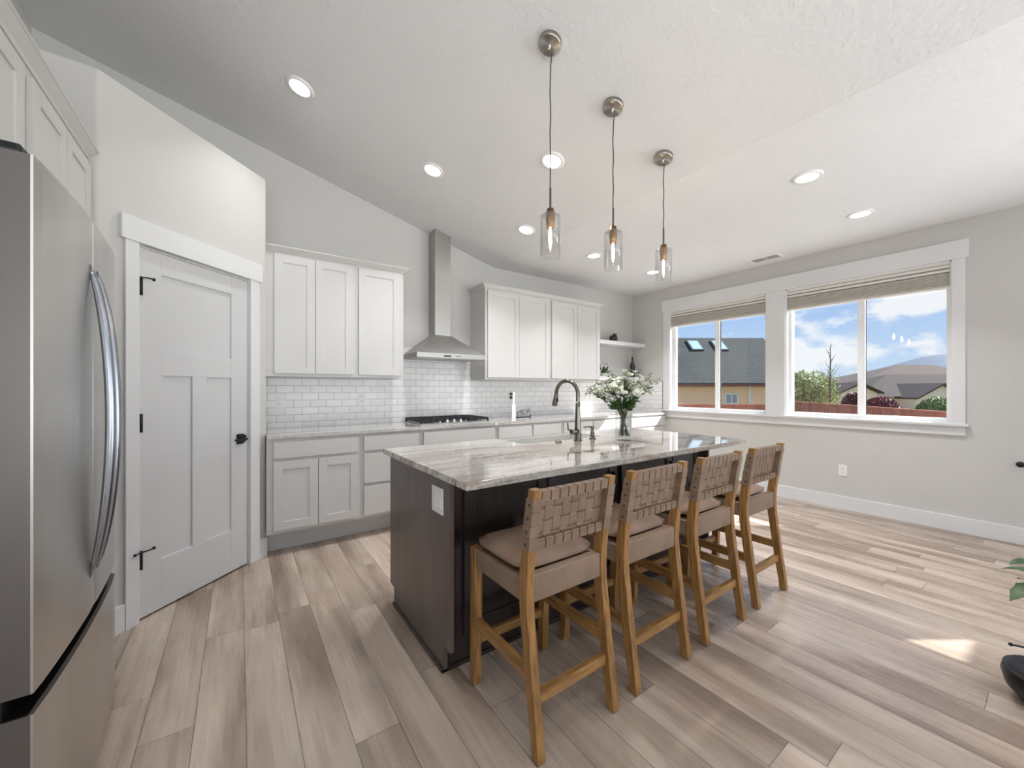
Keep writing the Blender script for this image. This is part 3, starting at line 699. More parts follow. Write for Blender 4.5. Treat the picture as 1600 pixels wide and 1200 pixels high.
MB().tube([(0, 0, .086), (-.03, .022, .088), (-.052, .038, .082)], [.006, .005, .004], 10).build('nozzle', M_faucet, so_)
b = MB().lathe([(.022, 0), (.022, .006), (.017, .010), (.012, .014), (0, .014)], 20).build('air_switch', M_faucet); b.location = (1.735, 1.94, IT)
tag(b, 'round dark air switch button on the island left of the faucet', 'air switch button')

# ================================================================== VASE and FLOWERS
VX, VY = 2.175, 1.765
vs = thing('vase', (VX, VY, IT), 0, 'clear glass cylinder vase holding white flowers on the island', 'vase')
m = MB(); m.lathe([(.050, 0), (.055, .004), (.055, .200), (.0515, .200), (.0515, .026), (.03, .021), (0, .020)], 32, cap=False); m.lathe([(.050, 0), (0, 0)], 32, cap=False)
m.build('glass_body', M_clear, vs)
MB().lathe([(.0515, .025), (.0515, .095), (0, .095)], 32, cap=False).build('water', M_water, vs)
bq = thing('flower_bouquet', (VX, VY, IT+.026), 0, 'loose bouquet of small white flowers with green stems in the glass vase', 'flowers')
rnd = random.Random(3)
stems = MB(); heads = []; buds = MB(); leaves = MB()
def leafquad(mb, c, d, w, l, curl=.2):
    d = Vector(d).normalized(); s = d.cross(Vector((rnd.uniform(-1, 1), rnd.uniform(-1, 1), rnd.uniform(-.3, 1)))).normalized(); n = s.cross(d)
    c = Vector(c); t = bmesh.new()
    P = [c, c+d*l*.35+s*w/2, c+d*l*.75+s*w*.35+n*curl*l*.2, c+d*l+n*curl*l*.4, c+d*l*.75-s*w*.35+n*curl*l*.2, c+d*l*.35-s*w/2]
    v = [t.verts.new(p) for p in P]; t.faces.new((v[0], v[1], v[2], v[3])); t.faces.new((v[0], v[3], v[4], v[5])); mb._add(t)
for i in range(34):
    a = rnd.uniform(0, 2*math.pi); tilt = rnd.uniform(.05, 1)**.7
    b0 = Vector((math.cos(a+2.8)*.046*rnd.random()**.5, math.sin(a+2.8)*.046*rnd.random()**.5, .004))
    neck = Vector((math.cos(a)*.036*tilt, math.sin(a)*.036*tilt, .178))
    L_ = rnd.uniform(.16, .235); rr_ = tilt*.195
    tip = Vector((math.cos(a)*rr_, math.sin(a)*rr_, .178+L_*(1.12-.55*tilt*tilt)))
    mid_ = (neck+tip)/2+Vector((-math.cos(a)*.012, -math.sin(a)*.012, .012))
    stems.tube([b0, (b0+neck)/2, neck, mid_, tip], [.0022, .0022, .002, .0016, .0012], 5)
    for k in range(4):
        f = rnd.uniform(.35, 1); p = neck.lerp(tip, f); leafquad(leaves, p, (math.cos(a)+rnd.uniform(-.8, .8), math.sin(a)+rnd.uniform(-.8, .8), rnd.uniform(-.3, .9)), rnd.uniform(.010, .018), rnd.uniform(.03, .055))
    for k in range(4):
        f = rnd.uniform(.1, .5); p = neck.lerp(mid_, f); leafquad(leaves, p, (math.cos(a)+rnd.uniform(-.5, .5), math.sin(a)+rnd.uniform(-.5, .5), rnd.uniform(-.1, 1)), rnd.uniform(.014, .022), rnd.uniform(.04, .07))
    for k in range(3):
        f = rnd.uniform(.72, 1.02); base_ = neck.lerp(tip, f)
        o_ = base_+Vector((rnd.uniform(-.04, .04), rnd.uniform(-.04, .04), rnd.uniform(-.01, .045)))
        stems.tube([neck.lerp(tip, f-.18), base_*.4+o_*.6, o_], .0009, 4); heads.append(o_)
    # thin sprig with tiny buds
    if True:
        o_ = tip*1.0+Vector((math.cos(a)*.055, math.sin(a)*.055, rnd.uniform(-.02, .05))); stems.tube([mid_, (mid_+o_)/2+Vector((0, 0, .01)), o_], .0009, 4)
        for k in range(8):
            q = o_+Vector((rnd.uniform(-.022, .022), rnd.uniform(-.022, .022), rnd.uniform(-.022, .022))); buds.ball(q, rnd.uniform(.0035, .006), sub=1); stems.tube([o_, q], .0006, 3)
stems.build('stems', M_leafdark, bq); leaves.build('foliage', M_leaf, bq); tag(buds.build('buds', mat('grey_green_buds', (120, 126, 100), .6), bq), 'tiny grey green buds', kind='stuff')
def blossom_mesh():
    m = MB()
    for k in range(7):
        a = k*2*math.pi/7
        t = bmesh.new(); prof = [(.002, .0, .001), (.010, .0065, .005), (.018, .006, .011), (.021, .0, .012)]
        A_ = [t.verts.new((r, w, z)) for r, w, z in prof]; B_ = [t.verts.new((r, -w, z)) for r, w, z in prof if w]
        t.faces.new((A_[0], A_[1], B_[0])); t.faces.new((A_[1], A_[2], B_[1], B_[0])); t.faces.new((A_[2], A_[3], B_[1]))
        m._add(t, Matrix.Rotation(a, 4, 'Z'))
        if k % 2 == 0: 
            t = bmesh.new(); v = [t.verts.new(p) for p in ((.001, 0, .002), (.007, .004, .010), (.010, 0, .016), (.007, -.004, .010))]; t.faces.new(v); m._add(t, Matrix.Rotation(a+.4, 4, 'Z'))
    m.ball((0, 0, .003), .0045, sub=1)
    return m
h0 = None
for p in heads[:100]:
    d = (p-Vector((0, 0, .16))).normalized(); q = (d+Vector((rnd.uniform(-.4, .4), rnd.uniform(-.4, .4), rnd.uniform(-.2, .4)))).normalized()
    s_ = rnd.uniform(1.0, 1.5)
    if h0 is None: h = h0 = blossom_mesh().build('blossom', M_petal, bq)
    else: h = h0.copy(); COL.objects.link(h); h.parent = bq
    h.location = p; h.rotation_euler = q.to_track_quat('Z', 'Y').to_euler(); h.scale = (s_, s_, s_)

# ================================================================== SHELVES, POTS, BOTTLE, BACK COUNTER ITEMS
o = bx(4.0715, XW-.001, 3.79, YW-.001, 1.905, 1.96, bev=.002).build('floating_shelf', M_trim); tag(o, 'upper white floating shelf in the corner holding a small dark pot', 'shelf', 'corner floating shelves')
o = bx(4.0715, XW-.001, 3.79, YW-.001, 1.384, 1.44, bev=.002).build('floating_shelf', M_trim); tag(o, 'lower white floating shelf in the corner, partly hidden by the flowers', 'shelf', 'corner floating shelves')
p = thing('potted_plant', (4.58, 3.90, 1.96), 0, 'small dark round pot with a stubby green succulent on the upper shelf', 'potted plant')
MB().lathe([(.040, 0), (.058, .025), (.060, .06), (.048, .092), (.044, .092), (.05, .06), (0, .05)], 24).build('pot', M_pot, p)
m = MB(); rnd = random.Random(5)
for k in range(9): m.ball((rnd.uniform(-.01, .065), rnd.uniform(-.02, .02), .095+rnd.uniform(0, .028)), rnd.uniform(.010, .017), sub=1, sq=(1, 1, .8))
m.tube([(0, 0, .06), (.02, 0, .09), (.04, 0, .10)], .004, 6); m.build('succulent', M_leaf, p)
p = thing('potted_plant', (4.40, 3.92, 1.44), 0, 'leafy green plant on the lower shelf beside the cabinet', 'potted plant')
MB().lathe([(.035, 0), (.045, .05), (.041, .05), (0, .045)], 20).build('pot', mat('white_pot', (214, 212, 206), .4), p)
m = MB()
for k in range(70):
    c = Vector((rnd.gauss(0, .035), rnd.gauss(0, .03), .05+abs(rnd.gauss(0, .07)))); leafquad(m, c, (rnd.uniform(-1, 1), rnd.uniform(-1, 1), rnd.uniform(-.4, 1)), .022, .042)
m.build('foliage', M_leaf, p)
bt = thing('bottle', (5.06, 3.93, 1.44), 0, 'dark wine bottle on the lower corner shelf', 'bottle')
MB().lathe([(.034, 0), (.037, .004), (.038, .12), (.037, .18), (.026, .215), (.015, .245), (.013, .30), (.015, .302), (.015, .322), (0, .323)], 24).build('bottle_body', M_bottle, bt)
bx(-.001, .001, -.001, .001, .05, .051).build('label_band', M_pot, bt) if False else None
# white dispenser with wire basket on the back counter
p = thing('paper_holder', (2.63, 3.72, CT), R(-28), 'white upright board on the back counter right of the cooktop', 'board')
bx(-.022, .022, -.008, .008, 0, .165, bev=.003).build('board', M_plastic, p)
bx(-.014, .014, -.003, .006, .165, .31, bev=.003).build('narrow_top', M_plastic, p)
wb = thing('wire_napkin_holder', (2.83, 3.80, CT), 0, 'scrolled dark wire holder beside the white board on the back counter', 'wire holder')
m = MB(); m.tube([(-.10, 0, .004), (.09, 0, .004), (.09, .03, .004), (-.10, .03, .004), (-.10, 0, .004)], .004, 6)
m.ball((.10, .0, .010), .010, sub=1); m.ball((.125, .01, .014), .008, sub=1); m.build('base_wire', M_black, wb)
m = MB()
for cx, cz, r_ in ((-.055, .05, .03), (-.01, .04, .022), (.035, .055, .034), (.07, .075, .02), (-.03, .075, .018)):
    m.tube([(cx+r_*math.cos(a/12*2*math.pi)*(1-.03*a), .0, cz+r_*math.sin(a/12*2*math.pi)*(1-.03*a)) for a in range(15)], .0022, 5)
m.tube([(-.09, 0, .004), (-.085, 0, .07), (-.04, 0, .085), (.04, 0, .095), (.09, 0, .11), (.095, 0, .05), (.09, 0, .004)], .0025, 5)
m.build('scrollwork', M_black, wb)

# ================================================================== PENDANTS
th_ = math.atan(SL)
def pendant(x, drop, label):
    y = 1.545; zc_ = slope_z(x)
    p = thing('pendant_light', (x, y, zc_), 0, label, 'pendant light', 'pendants over the island')
    c = MB().lathe([(.060, 0), (.060, -.022), (.056, -.026), (.008, -.026), (.008, -.045), (.005, -.05), (0, -.05)][::-1], 32, Matrix.Rotation(th_, 4, 'Y')).build('canopy', M_nickel, p)
    zb = drop-zc_
    m = MB(); n = 10; za, ze = -.05, zb+.36
    m.tube([(.013*(i == 0)+math.sin(i*1.7)*.0016, math.cos(i*2.1)*.0014, za+(ze-za)*i/n) for i in range(n+1)], .0032, 8); m.build('cord', M_cord, p)
    MB().tube([(0, 0, zb+.36), (0, 0, zb+.245)], .0055, 10).build('rod', M_cord, p)
    MB().lathe([(.012, .252), (.019, .250), (.020, .232), (.023, .230), (.024, .190), (.021, .176), (.019, .15), (0, .15)], 24, T(0, 0, zb)).build('socket', M_brass, p)
    g = MB().lathe([(.024, .218), (.049, .218), (.0525, .214), (.0525, .0), (.0502, .0), (.0502, .2115), (.024, .2155), (.024, .218)], 40, T(0, 0, zb), cap=False).build('glass_shade', M_clear, p)
    MB().lathe([(.013, .15), (.015, .12), (.016, .09), (.012, .05), (.005, .025), (0, .02)], 16, T(0, 0, zb), cap=False).build('bulb', M_clear, p)
    f = MB()
    for k in range(3):
        a = k*2.1; f.tube([(.006*math.cos(a), .006*math.sin(a), .145), (.0075*math.cos(a+.5), .0075*math.sin(a+.5), .09), (.003*math.cos(a), .003*math.sin(a), .045)], .0013, 5)
    f.tube([(0, 0, .15), (0, 0, .10)], .003, 6)
    q = f.build('filament', M_filament, p); q.location = (0, 0, zb)
    l = bpy.data.lights.new('bulb_glow', 'POINT'); l.energy = 2.2; l.color = (1, .78, .5); l.shadow_soft_size = .012
    lo = bpy.data.objects.new('bulb_glow', l); COL.objects.link(lo); lo.location = (0, 0, zb+.09); lo.parent = p
pendant(1.325, 1.944, 'nearest of the three clear glass cylinder pendants over the island')
pendant(1.812, 1.968, 'middle of the three clear glass cylinder pendants over the island')
pendant(2.312, 1.966, 'farthest of the three clear glass cylinder pendants, closest to the windows')

# ================================================================== DOWNLIGHTS, VENT
def downlight(x, y, label, vis=True):
    sl_ = x < XC; z = slope_z(x); rot = (0, th_, 0) if sl_ else (0, 0, 0)
    p = thing('recessed_light', (x, y, z), 0, label, 'ceiling light', 'recessed ceiling lights'); p.rotation_euler = rot
    MB().lathe([(.062, -.001), (.066, -.010), (.088, -.006), (.090, 0)], 36, cap=False).build('trim_ring', M_plastic, p)
    MB().lathe([(.064, -.0045), (0, -.0045)], 32, cap=False).build('diffuser', M_lampface, p)
    l = bpy.data.lights.new('downlight_glow', 'AREA'); l.shape = 'DISK'; l.size = .12; l.energy = DOWN_W*((.6 if x < .5 else 1) if vis else .3); l.color = (.96, .98, 1); l.spread = R(98)
    lo = bpy.data.objects.new('downlight_glow', l); COL.objects.link(lo); lo.parent = p; lo.location = (0, 0, -.013); lo.rotation_euler = (0, -rot[1], 0)
    return p
for x, y, lb in ((.342, 3.012, 'recessed ceiling light on the slope nearest the pantry, far left'), (1.311, 3.012, 'recessed ceiling light on the slope left of the hood'),
                 (2.29, 3.03, 'recessed ceiling light on the slope just left of the ceiling crease'), (1.868, 2.156, 'recessed ceiling light seen behind the nearest pendant cord'),
                 (3.255, 1.046, 'large recessed light on the flat ceiling right of the pendants'), (4.313, 1.01, 'recessed light on the flat ceiling closest above the right window'),
                 (3.229, 3.025, 'recessed light on the flat ceiling between the two nearer glass pendants'), (4.301, 3.027, 'recessed light on the flat ceiling behind the farthest pendant shade'),
                 ):
    downlight(x, y, lb)
for x, y in ((-.1, .6), (.9, -.6), (2.2, -1.2), (3.6, -1.2), (4.4, -2.4), (.9, -2.6), (2.4, -2.8)):
    downlight(x, y, 'unseen recessed light added behind the viewer for fill', False)  # extra lamps out of view, added to lift the room light
v = thing('ceiling_vent', (4.893, 1.972, HC), 0, 'white rectangular air vent in the flat ceiling near the windows', 'air vent')
m = MB(); a, b = .105, .168; m.box(-a, a, -b, b, -.006, 0, bev=.002); m.build('vent_frame', M_plastic, v)
for y0_, y1_ in ((-.13, -.006), (.006, .13)):
    m = MB()
    for k in range(9): m.box(-.06+k*.0145, -.06+k*.0145+.004, y0_, y1_, -.0085, -.005)
    m.build('louvers', mat('vent_grey', (176, 176, 174), .5), v)
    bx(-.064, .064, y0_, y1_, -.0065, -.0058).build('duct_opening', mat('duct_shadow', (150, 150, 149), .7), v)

# ================================================================== COUNTER STOOLS
def post_profile():
    back = [(.915, -.003), (.80, .016), (.696, .031), (.618, .040), (.54, .044), (.48, .040), (.275, .015), (.04, -.017), (.0, -.021)]
    frontp = [(.0, .016), (.04, .020), (.275, .056), (.48, .084), (.54, .088), (.618, .084), (.696, .072), (.80, .054), (.915, .032)]
    return [(y, z) for z, y in back]+[(y, z) for z, y in frontp]
def py(z):  # centre line y of the rear post at height z
    t_ = [(.0, -.003), (.275, .035), (.48, .062), (.54, .066), (.618, .062), (.696, .052), (.80, .035), (.915, .015)]
    for (a, ya), (b, yb) in zip(t_, t_[1:]):
        if z <= b: return ya+(yb-ya)*(z-a)/(b-a)
    return t_[-1][1]
def make_stool():
    s = thing('counter_stool', (0, 0, 0), 0, '', 'counter stool', 'counter stools along the island')
    w = .034; W_ = .408
    for x in (0, W_-w):
        MB().prism(post_profile(), x, x+w, 'x', bev=.003).build('rear_leg', M_oak, s)
    for x in (0, W_-w):
        MB().prism([(.398, .585), (.442, .585), (.442, .30), (.448, .02), (.445, 0), (.412, 0), (.408, .02), (.398, .30)], x, x+w, 'x', bev=.003).build('front_leg', M_oak, s)
    # leather wrapped seat rails
    m = MB(); z0, z1 = .505, .583
    m.box(w, W_-w, .405, .440, z0, z1, bev=.006); m.box(w, W_-w, .046, .084, z0, z1+.018, bev=.006)
    m.box(.003, .028, .088, .398, z0, z1, bev=.006); m.box(W_-.028, W_-.003, .088, .398, z0, z1, bev=.006)
    m.box(.02, W_-.02, .08, .41, z1-.022, z1-.004); m.build('seat_sling', M_leather, s)
    # cushion
    t = bmesh.new(); bmesh.ops.create_cube(t, size=1)
    bmesh.ops.subdivide_edges(t, edges=t.edges[:], cuts=7, use_grid_fill=True)
    for v in t.verts:
        x, y, z = v.co*2
        ex = 1-.10*abs(y)**6; ey = 1-.10*abs(x)**6
        rr = max(abs(x), abs(y)); pz = (1-rr**5*.75)
        v.co = Vector((x*.192*ex, y*.178*ey, z*.026*pz+(.010*(1-rr*rr) if z > 0 else 0)))
    m = MB(); m._add(t, T(W_/2, .262, .613), True); m.build('cushion', M_cushion, s)
    pp = []
    for i in range(41):
        a = 2*math.pi*i/40; c_, s__ = math.cos(a), math.sin(a); k = (abs(c_)**5+abs(s__)**5)**(-1/5)
        pp.append((W_/2+.190*c_*k*.985, .262+.176*s__*k*.985, .611))
    MB().tube(pp, .0042, 6).build('piping', M_piping, s)
    # stretchers
    for x in (.006, W_-.030):
        MB().prism([(.045, .245), (.415, .245), (.415, .290), (.052, .290)], x, x+.022, 'x', bev=.002).build('side_stretcher', M_oaky, s)
    bx(w-.004, W_-w+.004, .018, .042, .168, .208, bev=.002).build('rear_stretcher', M_oakx, s)
    bx(w-.004, W_-w+.004, .415, .440, .168, .206, bev=.002).build('front_stretcher', M_oakx, s)
    # back: two rails and the woven straps
    for z in (.888, .712):
        bx(w-.003, W_-w+.003, py(z)-.011, py(z)+.013, z-.014, z+.014, bev=.003).build('back_rail', M_oakx, s)
    m = MB()
    zr = [.695+.047*i for i in range(5)]
    n = 8; x0, x1 = w+.002, W_-w-.002; vw = (x1-x0)/n
    bend = lambda z: py(z)
    # vertical straps: loop round both rails, weave in front and behind of the horizontals
    for i in range(n):
        xa, xb = x0+i*vw+.0032, x0+(i+1)*vw-.0032
        pts = []; N_ = 36
        for k in range(N_+1):
            z = .700+(.902-.700)*k/N_
            row = (z-.695)/.047; sgn = 1 if (int(row)+i) % 2 == 0 else -1
            fr_ = row-int(row); off = sgn*.0024*min(1, math.sin(math.pi*max(0, min(1, fr_)))*2)
            off += .010
            if z > .873 or z < .727: off = -.0155
            pts.append((z, off))
        ring_o = [(bend(z)+off-.001, z) for z, off in pts]
        ring_i = [(bend(z)+off+.0012, z) for z, off in pts][::-1]
        m.prism(ring_o+ring_i, xa, xb, 'x')
        for zc2, za2, zb2 in ((.888, .870, .9055), (.712, .694, .730)):
            yc = py(zc2)
            m.prism([(yc-.0145, za2), (yc+.0165, za2), (yc+.0165, za2+.0025), (yc-.012, za2+.0025), (yc-.012, zb2-.0025), (yc+.0165, zb2-.0025), (yc+.0165, zb2), (yc-.0145, zb2)], xa, xb, 'x')
            m.box(xa, xb, yc+.014, yc+.0165, za2, zb2)
    for j in range(4):
        za, zb_ = zr[j]+.0032, zr[j+1]-.0032
        if True:
            xs = [x0-.004+(x1-x0+.008)*k/64 for k in range(65)]
            P_ = []
            for x in xs:
                c_ = (x-x0)/vw; i = int(max(0, min(n-1, c_))); sgn = -1 if (j+i) % 2 == 0 else 1
                fr_ = max(0, min(1, c_-i)); P_.append(sgn*.0024*min(1, math.sin(math.pi*fr_)*2))
            t = bmesh.new(); ya = py(za)+.010; yb = py(zb_)+.010
            A_ = [t.verts.new((x, ya+p_, za)) for x, p_ in zip(xs, P_)]; B_ = [t.verts.new((x, yb+p_, zb_)) for x, p_ in zip(xs, P_)]
            for k in range(64): t.faces.new((A_[k], A_[k+1], B_[k+1], B_[k]))
            bmesh.ops.recalc_face_normals(t, faces=t.faces)
            r_ = bmesh.ops.solidify(t, geom=t.faces[:], thickness=.0022); bmesh.ops.recalc_face_normals(t, faces=t.faces); m._add(t)
    m.build('woven_back', M_leather, s)
    # strap ends wrapped round the posts with a rivet hole
    for side in (0, 1):
        m = MB(); hs = MB()
        for j in range(4):
            za, zb_ = zr[j]+.0018, zr[j+1]-.0018; e = .0025
            q = [(yb_, z_) for yb_, z_ in ()]
            def bk(z): 
                tt = [(.54, .044), (.618, .040), (.696, .031), (.80, .016), (.915, -.003)]
                for (a, ya), (b, yb) in zip(tt, tt[1:]):
                    if z <= b: return ya+(yb-ya)*(z-a)/(b-a)
            def fk(z):
                tt = [(.54, .088), (.618, .084), (.696, .072), (.80, .054), (.915, .032)]
                for (a, ya), (b, yb) in zip(tt, tt[1:]):
                    if z <= b: return ya+(yb-ya)*(z-a)/(b-a)
            xa, xb = (-e, w+e) if side == 0 else (W_-w-e, W_+e)
            m.prism([(bk(za)-e, za), (fk(za)+e, za), (fk(zb_)+e, zb_), (bk(zb_)-e, zb_)], xa, xb, 'x', bev=.0012)
            zc2 = (za+zb_)/2; yc = (bk(zc2)+fk(zc2))/2; xo = xa if side == 0 else xb
            hs.lathe([(.0055, -.0008), (.0055, .0008), (0, .0008)], 12, T(xo, yc, zc2, ry=R(90)))
        wpart = m.build('strap_wrap', M_leather, s); hs.build('rivets', M_slot, wpart)
    for x in (w/2, W_-w/2):
        for y in (-.003, .428): MB().lathe([(.012, 0), (.012, -.003), (0, -.003)][::-1], 12, T(x, y, .0)).build('glide', M_plastic, s)
    return s
pos = [(.812, 1.030, 0, 'nearest wooden counter stool with woven taupe leather back'),
       (1.328, 1.032, 0, 'second wooden counter stool from the near end of the island'),
       (1.868, 1.032, 0, 'third wooden counter stool from the near end of the island'),
       (2.418, 1.032, 0, 'farthest wooden counter stool, closest to the window wall')]
s0_ = make_stool()
for i, (x, y, rz, lb) in enumerate(pos):
    if i == 0: s0_.location = (x, y, .003); s0_['label'] = lb
    else: dup(s0_, (x, y, .003), rz, lb)

# ================================================================== RIGHT EDGE: plant, wall knob
k = thing('curtain_holdback', (XW, .222, .652), R(-90), 'small black knob on the window wall at the right edge of the photo', 'wall knob')
MB().tube([(0, 0, 0), (0, -.045, 0)], .006, 10).build('stem', M_black, k)
MB().lathe([(.022, 0), (.024, .006), (.020, .014), (0, .016)], 20, T(0, -.04, 0, rx=R(90))).build('knob', M_black, k)

# ================================================================== OUTDOORS
o = MB().box(XW+.16, 60, -60, 60, -1.15, -1.0).build('lawn', M_grass); tag(o, 'lawn of the yards outside the windows', 'lawn', kind='structure')
o = MB().box(-60, XW+.16, YW+.16, 60, -1.15, -1.0).build('lawn', M_grass); tag(o, 'lawn behind the range wall', 'lawn', kind='structure')
RZ = R(-35)
def fence(r0, d0, r1, d1, top, label):
    a = Vector(RD(r0, d0)); b = Vector(RD(r1, d1)); L_ = (b-a).length; ang = math.atan2(b.y-a.y, b.x-a.x)
    f = thing('wooden_fence', (a.x, a.y, -1.0), ang, label, 'fence')
    m = MB(); n = int(L_/.14); h = top+1.0
    for i in range(n): m.box(i*.14, i*.14+.134, 0, .02, .05, h-.03+random.uniform(-.006, .006))
    m.build('boards', M_fence, f)
    m = MB(); m.box(0, L_, -.03, .05, h-.03, h+.01); m.box(0, L_, .02, .06, .4, .49); m.build('cap_rail', M_fence, f)
    for i in range(int(L_/2.4)+1): bx(i*2.4, i*2.4+.09, .02, .11, 0, h-.03).build('post', M_fence, f)
fence(2.5, 12.9, 8.95, 12.9, .745, 'red-brown wooden fence below the grey-roofed house')
fence(11.6, 17.2, 9.25, 7.6, .755, 'red-brown wooden fence crossing the right window')

def prism_x(mb, pts, x0, x1): return mb.prism(pts, x0, x1, 'x')
# house A : grey-green roof, tan walls
hx_, hy_ = RD(0, 22)
hA = thing('house', (hx_, hy_, -1.0), RZ, 'tan house with a large grey-green shingle roof and two skylights', 'house')
ez, rz_, kd = 2.585, 5.48, 3.6
bx(6.2, 16.1, .5, 7, 0, ez-.02).build('wall', M_tan, hA)
m = MB(); m.prism([(-.05, ez-.12), (kd, rz_), (2*kd, ez-.12), (2*kd, ez-.02), (kd, rz_+.12), (-.05, ez)], 5.2, 16.5, 'x'); m.prism([(.45, ez-.1), (kd, rz_), (6.7, ez-.1)], 16.0, 16.1, 'x')
m.build('roof', M_roofA, hA)
bx(5.2, 16.5, -.10, -.04, ez-.20, ez-.06).build('gutter', mat('rust_gutter', (120, 72, 58), .6), hA)
w_ = thing  # noqa
def hwin(root, x0, x1, z0, z1, y, frame_m=M_vinyl):
    f = MB(); t_ = .08
    f.box(x0-t_, x1+t_, y-.05, y, z0-t_, z1+t_); o = f.build('window', frame_m, root)
    m = MB(); xm = (x0+x1)/2; m.box(x0, xm-.03, y-.06, y-.045, z0, z1); m.box(xm+.03, x1, y-.06, y-.045, z0, z1); m.build('pane', mat('house_glass', (150, 160, 175), .15), o)
hwin(hA, 12.35, 12.95, 1.45, 1.93, .5)
bx(13.62, 13.72, .40, .5, 0, ez-.1).build('downpipe', M_vinyl, hA)
sl_ang = math.atan2(rz_-ez, kd)
for xc in (11.65, 13.2):
    q = MB(); q.box(-.38, .38, -.55, .55, .02, .14, M=T(xc+.0, kd*.80, ez+(rz_-ez)*.80+.05, rx=sl_ang)); o = q.build('skylight', mat('skylight_frame', (60, 64, 66), .5), hA)
    MB().box(-.30, .30, -.47, .47, .14, .15, M=T(xc, kd*.80, ez+(rz_-ez)*.80+.05, rx=sl_ang)).build('pane', mat('skylight_glass', (150, 176, 190), .1), o)
# house B : brown roofs, cream walls
hx_, hy_ = RD(0, 35)
hB = thing('house', (hx_, hy_, -1.0), RZ, 'cream house with broad brown hip roofs in the right window', 'house')
bx(31.6, 47, .6, 9, 0, 1.55).build('wall', M_cream, hB)
def hip(x0, x1, y0, y1, z0, z1, in_x, name, m_):
    t = bmesh.new(); ym = (y0+y1)/2
    v = [t.verts.new(p) for p in ((x0, y0, z0), (x1, y0, z0), (x1, y1, z0), (x0, y1, z0), (x0+in_x, ym, z1), (x1-in_x, ym, z1))]
    for f in ((0, 1, 5, 4), (1, 2, 5), (2, 3, 4, 5), (3, 0, 4), (3, 2, 1, 0)): t.faces.new([v[i] for i in f])
    bmesh.ops.recalc_face_normals(t, faces=t.faces); m = MB(); m._add(t); return m.build(name, m_, hB)
hip(31.0, 52, 0, 10, 1.57, 3.74, 7.5, 'roof', M_roofB)
hip(35, 60, 6, 16, 2.3, 5.1, 10.7, 'upper_roof', M_roofC)
m = MB(); m.prism([(35.1, 1.47), (37.2, 2.62), (39.3, 1.47), (39.3, 0), (35.1, 0)], -1.2, 2, 'y'); m.build('gable_wall', M_cream, hB)
m = MB(); m.prism([(34.9, 1.36), (37.2, 2.60), (39.5, 1.36), (39.5, 1.5), (37.2, 2.76), (34.9, 1.5)], -1.5, 4, 'y'); m.build('gable_roof', M_roofC, hB)
hwin(hB, 33.9, 34.7, .35, .75, .6)
hx_, hy_ = RD(0, 30)
hC = thing('house', (hx_, hy_, -1.0), RZ, 'small gabled house half hidden behind the plum tree', 'house')
bx(25.1, 28.1, 0, 4, 0, 1.95).build('wall', M_cream, hC)
m = MB(); m.prism([(24.9, 1.88), (26.6, 2.64), (28.3, 1.88), (28.3, 1.98), (26.6, 2.76), (24.9, 1.98)], -.4, 4.4, 'y'); m.build('roof', M_roofB, hC)
MB().prism([(25.1, 1.95), (26.6, 2.62), (28.1, 1.95)], 0, 4, 'y').build('gable_wall', M_cream, hC)
# mountains
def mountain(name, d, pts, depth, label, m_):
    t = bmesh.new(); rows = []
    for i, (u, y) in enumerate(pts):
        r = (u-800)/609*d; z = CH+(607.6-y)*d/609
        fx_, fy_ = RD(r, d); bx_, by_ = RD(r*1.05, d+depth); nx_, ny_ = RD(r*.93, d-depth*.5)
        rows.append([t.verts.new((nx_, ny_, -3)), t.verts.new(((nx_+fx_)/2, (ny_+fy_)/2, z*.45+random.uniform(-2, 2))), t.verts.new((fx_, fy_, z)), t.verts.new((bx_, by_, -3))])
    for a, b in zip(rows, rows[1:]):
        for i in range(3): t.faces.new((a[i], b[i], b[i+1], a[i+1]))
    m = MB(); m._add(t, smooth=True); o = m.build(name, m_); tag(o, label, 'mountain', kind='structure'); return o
mountain('mountain', 900, [(850, 606), (1000, 604), (1200, 600), (1280, 596), (1313, 590), (1341, 583), (1362, 579), (1387, 572), (1410, 566), (1440, 558), (1465, 554), (1500, 552), (1560, 556), (1700, 565), (1900, 580)], 260, 'mountain ridge on the horizon, haze tinted into its blue', M_hill)

def tree(name, r, d, zb, parts, trunks, lm, lsize, label, cat, nleaf=None, seed=1):
    rn = random.Random(seed); x, y = RD(r, d)
    t_ = thing(name, (x, y, zb), RZ, label, cat)
    if trunks:
        m = MB()
        for tr_ in trunks: m.tube(tr_[0], tr_[1], 6)
        m.build('trunk', M_bark, t_)
    bm_ = bmesh.new()
    for (cx, cy, cz), (ax, ay, az), n in parts:
        for i in range(n*2):
            while True:
                p = Vector((rn.uniform(-1, 1), rn.uniform(-1, 1), rn.uniform(-1, 1)))
                if p.length < 1: break
            p = p.normalized()*p.length**.6
            c = Vector((cx+p.x*ax, cy+p.y*ay, cz+p.z*az)); s = lsize*rn.uniform(.6, 1.4)
            e = Euler((rn.uniform(0, 6.3), rn.uniform(0, 6.3), rn.uniform(0, 6.3))).to_matrix()
            v = [bm_.verts.new(c+e @ Vector(q)) for q in ((-s, 0, 0), (0, -s*.5, 0), (s, 0, 0), (0, s*.5, 0))]; bm_.faces.new(v)
    m = MB(); me = bpy.data.meshes.new('t'); bm_.to_mesh(me); bm_.free(); m.bm.from_mesh(me); bpy.data.meshes.remove(me); m.build('foliage', lm, t_)
    return t_
rn = random.Random(11)
